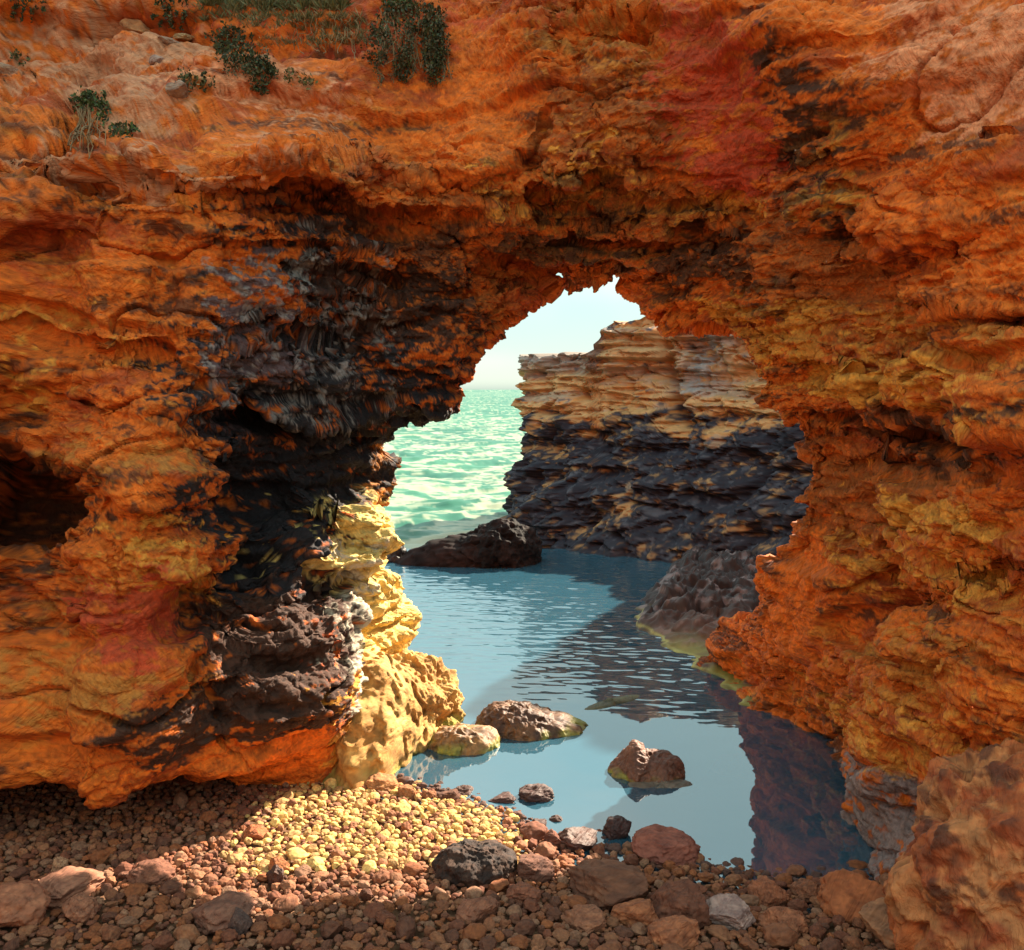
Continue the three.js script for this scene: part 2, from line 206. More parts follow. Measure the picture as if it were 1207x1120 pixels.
// broad faces of even, finer-grained earth: px, py, half width, half height
const EVEN = [[1130, 110, 170, 170], [560, 110, 70, 85], [110, 320, 170, 80], [350, 165, 130, 40], [850, 140, 60, 90], [180, 745, 90, 50], [250, 140, 200, 50], [110, 830, 160, 60], [960, 720, 50, 80]];
const arch = { pix: new Map() };
{
  const nr = RIBS.length, nk = RIBS[0].length;
  // rows: fine where the rock is in view, coarse outside
  const us = [0], vs = [];
  for (let i = 0; i < nr - 1; i++) {
    let m = 0; for (let k = 1; k < 7; k++) { const a = toPixel(...RIBS[i][k]), b = toPixel(...RIBS[i + 1][k]); m = Math.max(m, Math.hypot(a[0] - b[0], a[1] - b[1])); }
    const n = clamp(Math.round(m / 2.1), 10, 90); for (let s = 1; s <= n; s++) us.push(i + s / n);
  }
  const per = [72, 66, 76, 84, 76, 72, 26, 16, 8]; vs.push(0);
  for (let k = 0; k < nk - 1; k++) for (let s = 1; s <= per[k]; s++) vs.push(k + s / per[k]);
  const nu = us.length, nv = vs.length, pos = new Float32Array(nu * nv * 3), col = new Float32Array(nu * nv * 3);
  const at = (i, k, c) => RIBS[clamp(i, 0, nr - 1)][clamp(k, 0, nk - 1)].getComponent(c);
  for (let a = 0; a < nu; a++) {
    const i = Math.min(nr - 2, Math.floor(us[a])), t = us[a] - i;
    for (let b = 0; b < nv; b++) {
      const k = Math.min(nk - 2, Math.floor(vs[b])), s = vs[b] - k, o = (a * nv + b) * 3;
      for (let c = 0; c < 3; c++) {
        const q = []; for (let e = -1; e < 3; e++) q.push(cat(at(i + e, k - 1, c), at(i + e, k, c), at(i + e, k + 1, c), at(i + e, k + 2, c), s));
        pos[o + c] = cat(q[0], q[1], q[2], q[3], t);
      }
    }
  }
  const g = gridGeometry(nu, nv, pos, col, true); g.computeVertexNormals();
  const base = g.getAttribute('normal').array.slice(), nrm = g.getAttribute('normal').array, hold = vs.map((v) => (v > 8 ? 0 : v < 0.5 ? v * 2 : 1)), pixel = new Float32Array(nu * nv * 2), calm = new Float32Array(nu * nv);
  const billow = (x, y, z, oct, gain = 0.55) => { let w = 1, q = 0; for (let i = 0; i < oct; i++) { q += w * (Math.abs(noise(x, y, z)) * 2 - 0.5); x = x * 2.07 + 7.1; y = y * 2.07 + 3.7; z = z * 2.07 + 1.3; w *= gain; } return q; };
  // first the large forms and the sculpted hollows and shelves
  for (let a = 0; a < nu; a++) for (let b = 0; b < nv; b++) {
    const o = (a * nv + b) * 3, x = pos[o], y = pos[o + 1], z = pos[o + 2];
    const [px, py] = toPixel(x, y, z); pixel[o / 3 * 2] = px; pixel[o / 3 * 2 + 1] = py; { let c = 0; const ex = px + 60 * noise(x * 1.3, y * 1.3, z * 1.3 + 4), ey = py + 60 * noise(x * 1.3 + 8, y * 1.3, z * 1.3); for (const q of EVEN) c = Math.max(c, 1 - sst(0.5, 1.3, ((ex - q[0]) / q[2]) ** 2 + ((ey - q[1]) / q[3]) ** 2)); calm[o / 3] = 1 - 0.62 * c; }
    let h = 0.16 * fbm(x * 0.8, y * 0.9, z * 0.8, 2);
    const px2 = px + 16 * fbm(x * 2.4, y * 2.4, z * 2.4, 3), py2 = py + 14 * fbm(x * 2.4 + 5, y * 2.4, z * 2.4, 3);
    for (const f of FEATURES) { const dx = px2 - f[0], dy = py2 - f[1], e = ((dx * f[5] + dy * f[6]) / f[2]) ** 2 + ((dy * f[5] - dx * f[6]) / f[3]) ** 2; if (e < 2.4) h += 0.95 * f[4] * Math.exp(-e * e * e * 0.8); }
    h *= hold[b];
    pos[o] += nrm[o] * h; pos[o + 1] += nrm[o + 1] * h; pos[o + 2] += nrm[o + 2] * h;
  }
  g.computeVertexNormals();
  // then beds, blocks, pits
  const step = (f) => {
    const nn = g.getAttribute('normal').array;
    for (let a = 0; a < nu; a++) for (let b = 0; b < nv; b++) {
      const o = (a * nv + b) * 3; let ex = nn[o] + 0.8 * base[o], ey = nn[o + 1] + 0.8 * base[o + 1], ez = nn[o + 2] + 0.8 * base[o + 2]; const l = Math.hypot(ex, ey, ez) || 1;
      const h = f(pos[o], pos[o + 1], pos[o + 2], vs[b], lerp(0.3, 1, sst(2.6, 4.4, us[a])) * calm[o / 3]) * hold[b] / l; pos[o] += ex * h; pos[o + 1] += ey * h; pos[o + 2] += ez * h;
    }
    g.computeVertexNormals();
  };
  step((x, y, z, v, foot) => {
    const wx = x + 0.3 * noise(x * 0.9, y * 0.9, z * 0.9), wy = y + 0.16 * noise(x * 0.7 + 9, y * 1.1, z * 0.7) + 0.05 * noise(x * 3, y * 3, z * 3 + 5), wz = z + 0.3 * noise(x * 0.9, y * 0.9 + 7, z * 0.9);
    const inside = sst(2.6, 3.4, v), soft = lerp(sst(-0.35, 0.4, noise(x * 0.6 + 31, y * 0.6, z * 0.6)), 1, inside);
    const bed = noise(wx * 0.6, wy * 2.7, wz * 0.6), [w1, w2, wid] = worley(wx * 1.5, wy * 2.4, wz * 1.5);
    return lerp(0.7, 1, soft) * 0.15 * (sst(-0.12, 0.05, bed) - 0.5) + foot * lerp(0.45, 0.8, soft) * (0.22 * wid * sst(0, 0.22, w2 - w1) - 0.06 * (1 - sst(0, 0.08, w2 - w1))) + foot * 0.11 * fbm(wx * 1.4, wy * 1.8, wz * 1.4, 2) - 0.10 * Math.exp(-((noise(wx * 0.9, wy * 1.9, wz * 0.9 + 6) / 0.022) ** 2)) * sst(-0.1, 0.2, noise(x * 0.7, y * 0.7 + 3, z * 0.7)) - 0.06 * inside;
  });
  step((x, y, z, v, foot) => {
    const inside = sst(2.6, 3.4, v), wx = x + 0.08 * noise(x * 3, y * 3, z * 3), wy = y + 0.05 * noise(x * 2.2, y * 3 + 9, z * 2.2), wz = z + 0.08 * noise(x * 3 + 4, y * 3, z * 3);
    const rough = lerp(0.22 + 0.6 * sst(0.0, 0.4, noise(x * 1.1, y * 1.3 + 3, z * 1.1)), 0.62, inside) * foot;
    const bed = noise(wx * 1.1 + 4, wy * 9, wz * 1.1), [q1, q2, qid] = worley(wx * 4, wy * 7.5, wz * 4);
    const pit = sst(0.2, 0.45, noise(wx * 3.6 + 8, wy * 5.2, wz * 3.6)) * sst(-0.2, 0.25, noise(x * 0.9, y * 0.9 + 19, z * 0.9));
    return rough * (0.06 * (sst(-0.12, 0.06, bed) - 0.5) + 0.085 * qid * sst(0, 0.25, q2 - q1) - 0.03 * (1 - sst(0, 0.10, q2 - q1)) - 0.03 * billow(wx * 4, wy * 5.5, wz * 4, 2) + 0.05 * fbm(wx * 5, wy * 6, wz * 5, 2) - 0.11 * pit);
  });
  step((x, y, z, v, foot) => {
    const inside = sst(2.6, 3.4, v), rough = lerp(0.4 + 0.6 * sst(-0.15, 0.35, noise(x * 1.7 + 3, y * 2.1, z * 1.7)), 0.62, inside) * foot, [t1, t2, tid] = worley(x * 11, y * 17, z * 11);
    return rough * (0.036 * tid * sst(0, 0.25, t2 - t1) - 0.012 * billow(x * 11, y * 15, z * 11, 2, 0.6) + 0.02 * fbm(x * 12, y * 15, z * 12, 2, 0.6) + 0.016 * (sst(-0.1, 0.08, noise(x * 3, y * 24, z * 3)) - 0.5) - 0.03 * sst(0.28, 0.5, noise(x * 9, y * 12, z * 9 + 3))) + 0.006 * fbm(x * 30, y * 34, z * 30, 2);
  });
  const o3 = [0, 0, 0], uv = new Float32Array(nu * nv * 2);
  for (let a = 0; a < nu; a++) for (let b = 0; b < nv; b++) {
    const o = (a * nv + b) * 3, x = pos[o], y = pos[o + 1], z = pos[o + 2], v = vs[b], px = pixel[o / 3 * 2], py = pixel[o / 3 * 2 + 1];
    uv[o / 3 * 2] = (x + z * 0.7) / 0.6; uv[o / 3 * 2 + 1] = (y + z * 0.33) / 0.6;
    const wx = x + 0.2 * noise(x * 1.5, y * 1.5, z * 1.5), wy = y + 0.12 * noise(x * 1.2 + 9, y * 1.4, z * 1.2), wz = z + 0.2 * noise(x * 1.5, y * 1.5 + 7, z * 1.5);
    const n1 = fbm(wx * 1.1 + 3, wy * 1.7, wz * 1.1, 4), n2 = fbm(wx * 2.2, wy * 9 + 8, wz * 2.2, 4, 0.6), n3 = fbm(x * 10, y * 14, z * 10 + 2, 3, 0.6), n4 = noise(x * 34, y * 40, z * 34);
    o3[0] = C.orange[0]; o3[1] = C.orange[1]; o3[2] = C.orange[2];
    mix3(o3, C.deep, sst(0.0, 0.5, n1 + 0.5 * n3) * 0.85);
    mix3(o3, C.gold, sst(0.2, 0.7, n2 + 0.4 * n3) * 0.5);
    mix3(o3, C.umber, sst(0.22, 0.5, 0.75 * noise(wx * 0.8 + 3, wy * 7, wz * 0.8) - 0.4 * n1 + 0.6 * n3 + 0.2 * n4) * 0.85);
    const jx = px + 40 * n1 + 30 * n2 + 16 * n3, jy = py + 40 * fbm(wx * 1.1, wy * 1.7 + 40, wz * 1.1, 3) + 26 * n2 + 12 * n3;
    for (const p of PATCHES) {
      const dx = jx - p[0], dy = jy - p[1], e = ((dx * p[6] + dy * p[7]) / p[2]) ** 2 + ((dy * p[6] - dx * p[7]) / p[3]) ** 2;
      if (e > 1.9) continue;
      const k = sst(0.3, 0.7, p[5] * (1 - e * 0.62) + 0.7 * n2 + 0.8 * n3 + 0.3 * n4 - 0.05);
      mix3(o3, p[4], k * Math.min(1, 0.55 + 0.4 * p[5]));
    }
    // whitish salt and lichen streaks on the dark wall
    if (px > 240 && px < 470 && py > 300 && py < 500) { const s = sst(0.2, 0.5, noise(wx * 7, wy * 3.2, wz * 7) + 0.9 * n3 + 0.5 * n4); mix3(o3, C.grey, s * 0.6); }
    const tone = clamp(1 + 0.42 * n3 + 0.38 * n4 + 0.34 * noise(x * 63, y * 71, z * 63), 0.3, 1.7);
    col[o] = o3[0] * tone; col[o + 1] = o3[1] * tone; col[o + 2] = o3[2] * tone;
  }
  // where the rock shows, for the plants that root in it
  for (let a = 0; a < nu; a++) for (let b = 0; b < nv; b++) if (vs[b] > 0.4 && vs[b] < 4.2) {
    const o = (a * nv + b) * 3, [px, py] = toPixel(pos[o], pos[o + 1], pos[o + 2]), key = Math.round(px / 4) + ',' + Math.round(py / 4), had = arch.pix.get(key);
    if (had === undefined || pos[o + 2] > pos[had + 2]) arch.pix.set(key, o);
  }
  arch.pos = pos; arch.nrm = g.getAttribute('normal').array;
  // three parts along the ribs: pillar, span, pillar
  const group = tag(new THREE.Group(), 'weathered orange sandstone arch with a dark tunnel opening onto the sea', 'rock arch');
  group.name = numbered('rock_arch'); scene.add(group);
  const m = mat({ roughness: 0.86, bumpMap: grain, bumpScale: 0.03 });
  const cut = (r0, r1, name, label) => {
    const a0 = us.findIndex((u) => u >= r0 - 1e-6), a1 = us.findIndex((u) => u >= r1 - 1e-6), n = a1 - a0 + 1, sl = (arr) => arr.slice(a0 * nv * 3, (a1 + 1) * nv * 3);
    const pg = gridGeometry(n, nv, sl(pos), sl(col), true); pg.setAttribute('normal', new THREE.BufferAttribute(sl(arch.nrm), 3)); pg.setAttribute('uv', new THREE.BufferAttribute(uv.slice(a0 * nv * 2, (a1 + 1) * nv * 2), 2));
    const mesh = new THREE.Mesh(pg, m); mesh.name = name; mesh.userData = { label }; add(mesh, group);
  };
  cut(0, 10, 'pillar', 'orange pillar blackened inside the tunnel, with an undercut foot');
  cut(10, 17, 'span', 'overhanging roof of the arch');
  cut(17, nr - 1, 'pillar', 'rust and gold pillar rising from the dark water');
}
function surfaceAt(px, py) {
  for (let r = 0; r < 8; r++) for (let i = -r; i <= r; i++) for (let j = -r; j <= r; j++) {
    const o = arch.pix.get((Math.round(px / 4) + i) + ',' + (Math.round(py / 4) + j));
    if (o !== undefined) return { p: new THREE.Vector3(arch.pos[o], arch.pos[o + 1], arch.pos[o + 2]), n: new THREE.Vector3(arch.nrm[o], arch.nrm[o + 1], arch.nrm[o + 2]) };
  }
  return null;
}
console.log('arch done');

// ------------------------------------------------------------------ the cliff across the inlet
{
  const plan = [[9, 26], [5.5, 24], [1.3, 22.2], [0.1, 20.7], [0.75, 19.3], [1.6, 18.4], [2.8, 17.4], [3.9, 16.6], [4.9, 15.3], [6.4, 13.6], [10, 12.4]];
  const upper = [[13, 32], [8, 30], [2.2, 26.5], [0.42, 23.6], [1.1, 22.6], [2.1, 22.0], [3.6, 21.4], [5.0, 20.7], [6.4, 19.6], [8.6, 17.8], [13, 16]];
  const cum = [0]; for (let i = 1; i < plan.length; i++) cum.push(cum[i - 1] + Math.hypot(plan[i][0] - plan[i - 1][0], plan[i][1] - plan[i - 1][1]));
  const NU = 620, NV = 330, total = cum[cum.length - 1];
  const planAt = (s, plan2 = plan) => { let i = 0; while (i < plan.length - 2 && s > cum[i + 1]) i++; const t = (s - cum[i]) / (cum[i + 1] - cum[i]); const c = (k) => plan2[clamp(k, 0, plan.length - 1)]; return [0, 1].map((q) => cat(c(i - 1)[q], c(i)[q], c(i + 1)[q], c(i + 2)[q], t)); };
  const pos = new Float32Array(NU * NV * 3), col = new Float32Array(NU * NV * 3), rows = [];
  for (let j = 0; j < NV; j++) rows.push(j / (NV - 1));
  const o3 = [0, 0, 0];
  for (let i = 0; i < NU; i++) {
    const uu = i / (NU - 1), s = total * uu, [x0, d0] = planAt(s), [x1, d1] = planAt(Math.min(total, s + 0.3)), [x2, d2] = planAt(Math.max(0, s - 0.3));
    const tx = x1 - x2, td = d1 - d2, l = Math.hypot(tx, td), nx = td / l, nz = tx / l;      // outwards: towards the inlet
    const [ux, ud] = planAt(s, upper), pxs = PW / 2 + ux / ud * FOCAL;
    const top = 4.05 + 0.78 * sst(698, 712, pxs + 4 * noise(s * 4, 3, 1)) * (s > cum[3] ? 1 : 0.6) - 0.18 * sst(760, 800, pxs) + 0.14 * noise(s * 1.7, 1, 2) + 0.08 * noise(s * 6, 4, 2) + 4.1 * sst(945, 1120, pxs);  // unseen right end raised to cast shade on shelf and reef
    for (let j = 0; j < NV; j++) {
      const v = rows[j], o = (i * NV + j) * 3; let y, out;
      if (v < 0.86) { y = lerp(-0.8, top, v / 0.86); out = 0.0; } else { y = top + (v - 0.86) * 1.2; out = -((v - 0.86) / 0.14) * 7; }
      const hy = y;
      // profile: skirt at the foot, waist, overhanging shoulder, set-back cap
      out += 0.55 * Math.exp(-Math.max(0, hy + 0.2) * 1.6) - 0.22 * Math.exp(-((hy - 1.7) ** 2) / 0.8) - 0.2 * sst(3.9, 4.3, hy);
      const back = sst(-0.4, 3.8, y), x = lerp(x0, ux, back), z = -lerp(d0, ud, back), wy = y + 0.07 * noise(x * 0.8, y, z * 0.8);
      const low = 1 - sst(2.1, 3.0, y + 0.7 * noise(x * 0.9, 1, z * 0.9) + 0.5 * noise(x * 2.6, y * 1.4, z * 2.6));
      let h = 0.32 * fbm(x * 0.9 + 3, y * 0.9, z * 0.9, 3);
      const bed = noise(x * 0.5, wy * 3.4, z * 0.5), bed2 = noise(x * 0.8, wy * 9, z * 0.8 + 4);
      const [j1, j2, j3] = worley(x * 1.1, wy * 1.3, z * 1.1), [, , k3] = worley(x * 2.6, wy * 6, z * 2.6); h += (0.17 * (sst(-0.06, 0.06, bed) - 0.5) + 0.09 * (sst(-0.1, 0.08, bed2) - 0.5) + 0.10 * sst(0.0, 0.06, j2 - j1) + 0.22 * j3 + 0.13 * k3) * (1 - 0.6 * low);
      if (low > 0) { const [a, b, a3] = worley(x * 1.2, y * 1.2, z * 1.2), [a2, , a4] = worley(x * 3.4, y * 3.6, z * 3.4); h += low * (0.20 * (0.5 - a) + 0.55 * a3 * sst(0, .15, b - a) + 0.14 * a4 + 0.07 * (0.5 - a2) + 0.16 * ridged(x * 1.8, y * 1.5, z * 1.8, 4) * 0.5 + 0.10 * noise(x * 3.5, y * 0.7, z * 3.5)); }
      h += 0.05 * fbm(x * 5, y * 7, z * 5, 3) + 0.03 * noise(x * 14, y * 16, z * 14);
      h -= 0.5 * Math.exp(-(((pxs - 792 + (y - 3.3) * 14) / 9) ** 2)) * sst(2.0, 2.8, y);            // cleft
      const e = v > 0.86 ? Math.max(0.15, 1 - (v - 0.86) / 0.06) : 1;
      pos[o] = x + nx * (out + h * e); pos[o + 1] = y + (v > 0.84 ? 0.05 * noise(x * 5, s * 5, v * 20) : 0); pos[o + 2] = z + nz * (out + h * e);
      const n1 = fbm(x * 1.1, y * 2.6, z * 1.1, 3), n3 = fbm(x * 6, y * 8, z * 6, 3), n5 = noise(x * 0.5 + 7, wy * 4.2, z * 0.5);
      o3[0] = 0.46; o3[1] = 0.27; o3[2] = 0.11;
      mix3(o3, [0.52, 0.21, 0.05], sst(-0.05, 0.35, n1 + n5 * 0.5)); mix3(o3, [0.27, 0.21, 0.16], sst(0.05, 0.3, n5 + 0.4 * n3) * 0.7);
      mix3(o3, [0.20, 0.18, 0.17], sst(3.35, 3.75, y + 0.3 * n1) * (pxs < 712 ? 0.75 : 0.1));                                                 // grey lichened crust
      mix3(o3, [0.24, 0.23, 0.22], Math.exp(-(((pxs - 822 + (y - 3.6) * -12) / 26) ** 2)) * sst(2.9, 3.2, y) * sst(-0.3, 0.1, n3 + 0.2));        // grey scree in the cleft
      const dk = sst(0.25, 0.85, low + 0.7 * n3 + 0.6 * n1); mix3(o3, [0.018, 0.018, 0.028], dk);
      mix3(o3, [0.07, 0.072, 0.085], dk * sst(0.2, 0.6, n3 + 0.5 * noise(x * 3, y * 6, z * 3)) * 0.7);  // lighter flecks painted in as glints on the wet base
      const tone = clamp(1 + 0.4 * n3 + 0.2 * noise(x * 20, y * 24, z * 20), 0.4, 1.6);
      col[o] = o3[0] * tone; col[o + 1] = o3[1] * tone; col[o + 2] = o3[2] * tone;
    }
  }
  const g = gridGeometry(NU, NV, pos, col); g.computeVertexNormals(); const nn = g.getAttribute('normal').array;
  const group = tag(new THREE.Group(), 'banded tan cliff with a dark wet base across the inlet', 'cliff'); group.name = numbered('sea_cliff'); scene.add(group);
  const part = (j0, j1, name, label, m) => {
    const n = j1 - j0 + 1, pick = (arr) => { const r = new Float32Array(NU * n * 3); for (let i = 0; i < NU; i++) r.set(arr.subarray((i * NV + j0) * 3, (i * NV + j1 + 1) * 3), i * n * 3); return r; };
    const pg = gridGeometry(NU, n, pick(pos), pick(col)); pg.setAttribute('normal', new THREE.BufferAttribute(pick(nn), 3));
    const mesh = new THREE.Mesh(pg, m); mesh.name = name; mesh.userData = { label }; add(mesh, group);
  };
  const split = Math.round(NV * 0.86 * 3.4 / 5.1);
  part(0, split, 'wet_base', 'black wave-worn foot of the cliff', new THREE.MeshPhysicalMaterial({ vertexColors: true, roughness: 0.75, specularIntensity: 0.4 }));
  part(split, NV - 1, 'banded_top', 'tan and orange layered upper cliff', mat({ roughness: 0.9 }));
}
console.log('cliff done');

// ------------------------------------------------------------------ rocks
const sphereCache = {};
function ico(detail) {
  if (!sphereCache[detail]) {
    const g = new THREE.IcosahedronGeometry(1, detail); g.deleteAttribute('uv'); g.deleteAttribute('normal');
    const p = g.getAttribute('position'), map = new Map(), v = [], idx = [];
    for (let i = 0; i < p.count; i++) { const k = [p.getX(i), p.getY(i), p.getZ(i)].map((q) => Math.round(q * 1e4)).join(); if (!map.has(k)) { map.set(k, v.length / 3); v.push(p.getX(i), p.getY(i), p.getZ(i)); } idx.push(map.get(k)); }
    sphereCache[detail] = { v: new Float32Array(v), idx };
  }
  return sphereCache[detail];
}
// a rock made of joined ellipsoids [x, y, z, rx, ry, rz] about a centre, worn by noise; colour(x, y, z, o3) paints its own mineral tones
function planarUv(g, size) { const p = g.getAttribute('position'), u = new Float32Array(p.count * 2); for (let i = 0; i < p.count; i++) { u[i * 2] = (p.getX(i) + p.getZ(i) * 0.71) / size; u[i * 2 + 1] = (p.getY(i) + p.getZ(i) * 0.37) / size; } g.setAttribute('uv', new THREE.BufferAttribute(u, 2)); }
function rockGeometry(balls, detail, wear, freq, colour, k = 0.18) {
  const { v, idx } = ico(detail), n = v.length / 3, pos = new Float32Array(n * 3), col = new Float32Array(n * 3), o3 = [0, 0, 0];
  const c = balls[0];
  const field = (x, y, z) => { let s = 0; for (const b of balls) { const r = Math.hypot((x - b[0]) / b[3], (y - b[1]) / b[4], (z - b[2]) / b[5]); s += Math.exp(-(r - 1) * Math.min(b[3], b[4], b[5]) / k); } return -k * Math.log(s); };
  for (let i = 0; i < n; i++) {
    const a = v[i * 3], b = v[i * 3 + 1], e = v[i * 3 + 2]; let lo = 0, hi = 6;
    for (let t = hi, st = 0.12; t > 0; t -= st) if (field(c[0] + a * t, c[1] + b * t, c[2] + e * t) < 0) { lo = t; hi = t + st; break; }
    for (let q = 0; q < 9; q++) { const m = (lo + hi) / 2; if (field(c[0] + a * m, c[1] + b * m, c[2] + e * m) < 0) lo = m; else hi = m; }
    let x = c[0] + a * lo, y = c[1] + b * lo, z = c[2] + e * lo;
    const h = wear * (0.9 * fbm(x * freq, y * freq, z * freq, 4) + 0.35 * ridged(x * freq * 1.7, y * freq * 1.7, z * freq * 1.7, 3) * 0.5 - 0.5 * sst(0.2, 0.5, noise(x * freq * 2.6 + 5, y * freq * 2.6, z * freq * 2.6)) + 0.16 * (Math.abs(noise(x * freq * 6, y * freq * 6, z * freq * 6)) - 0.2) + 0.10 * (Math.abs(noise(x * freq * 14, y * freq * 14, z * freq * 14)) - 0.2));
    x += a * h; y += b * h; z += e * h;
    pos[i * 3] = x; pos[i * 3 + 1] = y; pos[i * 3 + 2] = z;
    colour(x, y, z, o3); const tone = clamp(1 + 0.5 * fbm(x * freq * 5, y * freq * 5, z * freq * 5, 4, 0.6), 0.45, 1.6);
    col[i * 3] = o3[0] * tone; col[i * 3 + 1] = o3[1] * tone; col[i * 3 + 2] = o3[2] * tone;
  }
  const g = new THREE.BufferGeometry(); g.setAttribute('position', new THREE.BufferAttribute(pos, 3)); g.setAttribute('color', new THREE.BufferAttribute(col, 3)); g.setIndex(idx); planarUv(g, 0.5); g.computeVertexNormals(); return g;
}
const rockMat = mat({ roughness: 0.88, bumpMap: grain, bumpScale: 0.018 }), wetMat = mat({ roughness: 0.62, bumpMap: grain, bumpScale: 0.012 });
function rock(name, balls, detail, wear, freq, colour, label, category, m = rockMat, group, k) {
  const o = new THREE.Mesh(rockGeometry(balls, detail, wear, freq, colour, k), m); o.name = numbered(name); tag(o, label, category, group); return add(o);
}
const two = (A, B, f = 2, bias = 0) => (x, y, z, o) => { const t = sst(-0.3, 0.4, fbm(x * f, y * f, z * f, 3) + bias); o[0] = lerp(A[0], B[0], t); o[1] = lerp(A[1], B[1], t); o[2] = lerp(A[2], B[2], t); };
const weedy = (f, level, edge) => (x, y, z, o) => { f(x, y, z, o); mix3(o, C.algae, sst(level + edge, level, y + 0.07 * fbm(x * 5, y * 5, z * 5, 3)) * sst(-0.2, 0.2, noise(x * 4, y * 4 + 2, z * 4) + 0.15)); };

// lit rock at the foot of the pillar
rock('shore_rock', [[-0.98, 0.12, -8.55, 0.46, 0.52, 0.6], [-1.22, 0.12, -7.95, 0.32, 0.5, 0.6], [-1.25, 0.3, -7.9, 0.25, 0.5, 0.35], [-1.3, -0.05, -7.5, 0.22, 0.4, 0.5]], 84, 0.12, 3.6, weedy(two([.42, .2, .05], [0.56, 0.33, 0.1], 3), 0.0, 0.16), 'sunlit ochre rock with a pitted top at the foot of the left pillar', 'rock', rockMat, undefined, 0.1);
// rocks standing in the pool
const pb = (px, py) => onLevel(px, py, 0);
{
  const a = pb(618, 856);
  rock('pool_rock', [[a.x - .05, -.02, a.z, .38, .15, .3], [a.x - .12, .06, a.z, .2, .12, .18], [a.x + .3, -.03, a.z + .02, .26, .09, .2]], 60, 0.06, 4.5, weedy(two([.085, .036, .02], [.17, .075, .032], 4), 0.0, 0.07), 'long humped brown rock with a pointed end lying in the pool', 'rock', wetMat, undefined, 0.06);
  const b = pb(540, 878);
  rock('pool_rock', [[b.x, .0, b.z, .27, .14, .22], [b.x + .16, -.02, b.z - .06, .18, .1, .18]], 36, 0.05, 5, weedy(two([.3, .15, .05], [.16, .08, .035], 4), 0.02, 0.1), 'low rock with yellow weed between the lit shore rock and the humped rock', 'rock', wetMat, undefined, 0.06);
  const c = pb(764, 912);
  rock('pool_rock', [[c.x - .03, -.03, c.z - .05, .3, .13, .26], [c.x - .1, .10, c.z - .06, .09, .14, .1], [c.x + .1, .04, c.z - .04, .13, .1, .13]], 50, 0.045, 5, weedy(two([.13, .045, .025], [.2, .075, .04], 4), -.02, 0.06), 'dark peaked rock alone in the middle of the pool', 'rock', wetMat, undefined, 0.05);
  rock('pool_rock', [[c.x + .06, -.03, c.z + .2, .32, .055, .12]], 24, 0.03, 5, two([.12, .085, .06], [.2, .15, .11], 4), 'thin grey slab awash in front of the peaked rock', 'rock', wetMat);
  const e = pb(722, 828);
  const f = rock('pool_rock', [[0, 0, 0, .42, .045, .1]], 24, 0.03, 5, two([.07, .06, .025], [.13, .11, .04], 4), 'narrow weedy spit of rock awash behind the humped rock', 'rock', wetMat); f.position.set(e.x, -.02, e.z); f.rotation.y = 0.62;
}
// low black reef between pool and sea
{
  const a = pb(560, 662);
  rock('reef_rock', [[a.x + .45, .1, a.z, .62, .62, .55], [a.x - .25, .05, a.z, .8, .38, .5], [a.x - .8, 0, a.z, .55, .2, .4], [a.x + .72, .2, a.z - .1, .4, .4, .5]], 48, 0.13, 2.6, two([.008, .006, .006], [.022, .014, .013], 3), 'low black reef between the pool and the green sea', 'reef', new THREE.MeshPhysicalMaterial({ vertexColors: true, roughness: 0.8, specularIntensity: 0.3 }), undefined, 0.12);
  const b = pb(466, 660);
  rock('reef_rock', [[b.x, 0, b.z, .2, .25, .25], [b.x + .02, .12, b.z, .1, .26, .12]], 24, 0.06, 4, two([.008, .006, .006], [.022, .014, .013], 3), 'small pointed black rock beside the left pillar and the sea', 'rock', mat({ roughness: 0.6 }), undefined, 0.06);
}
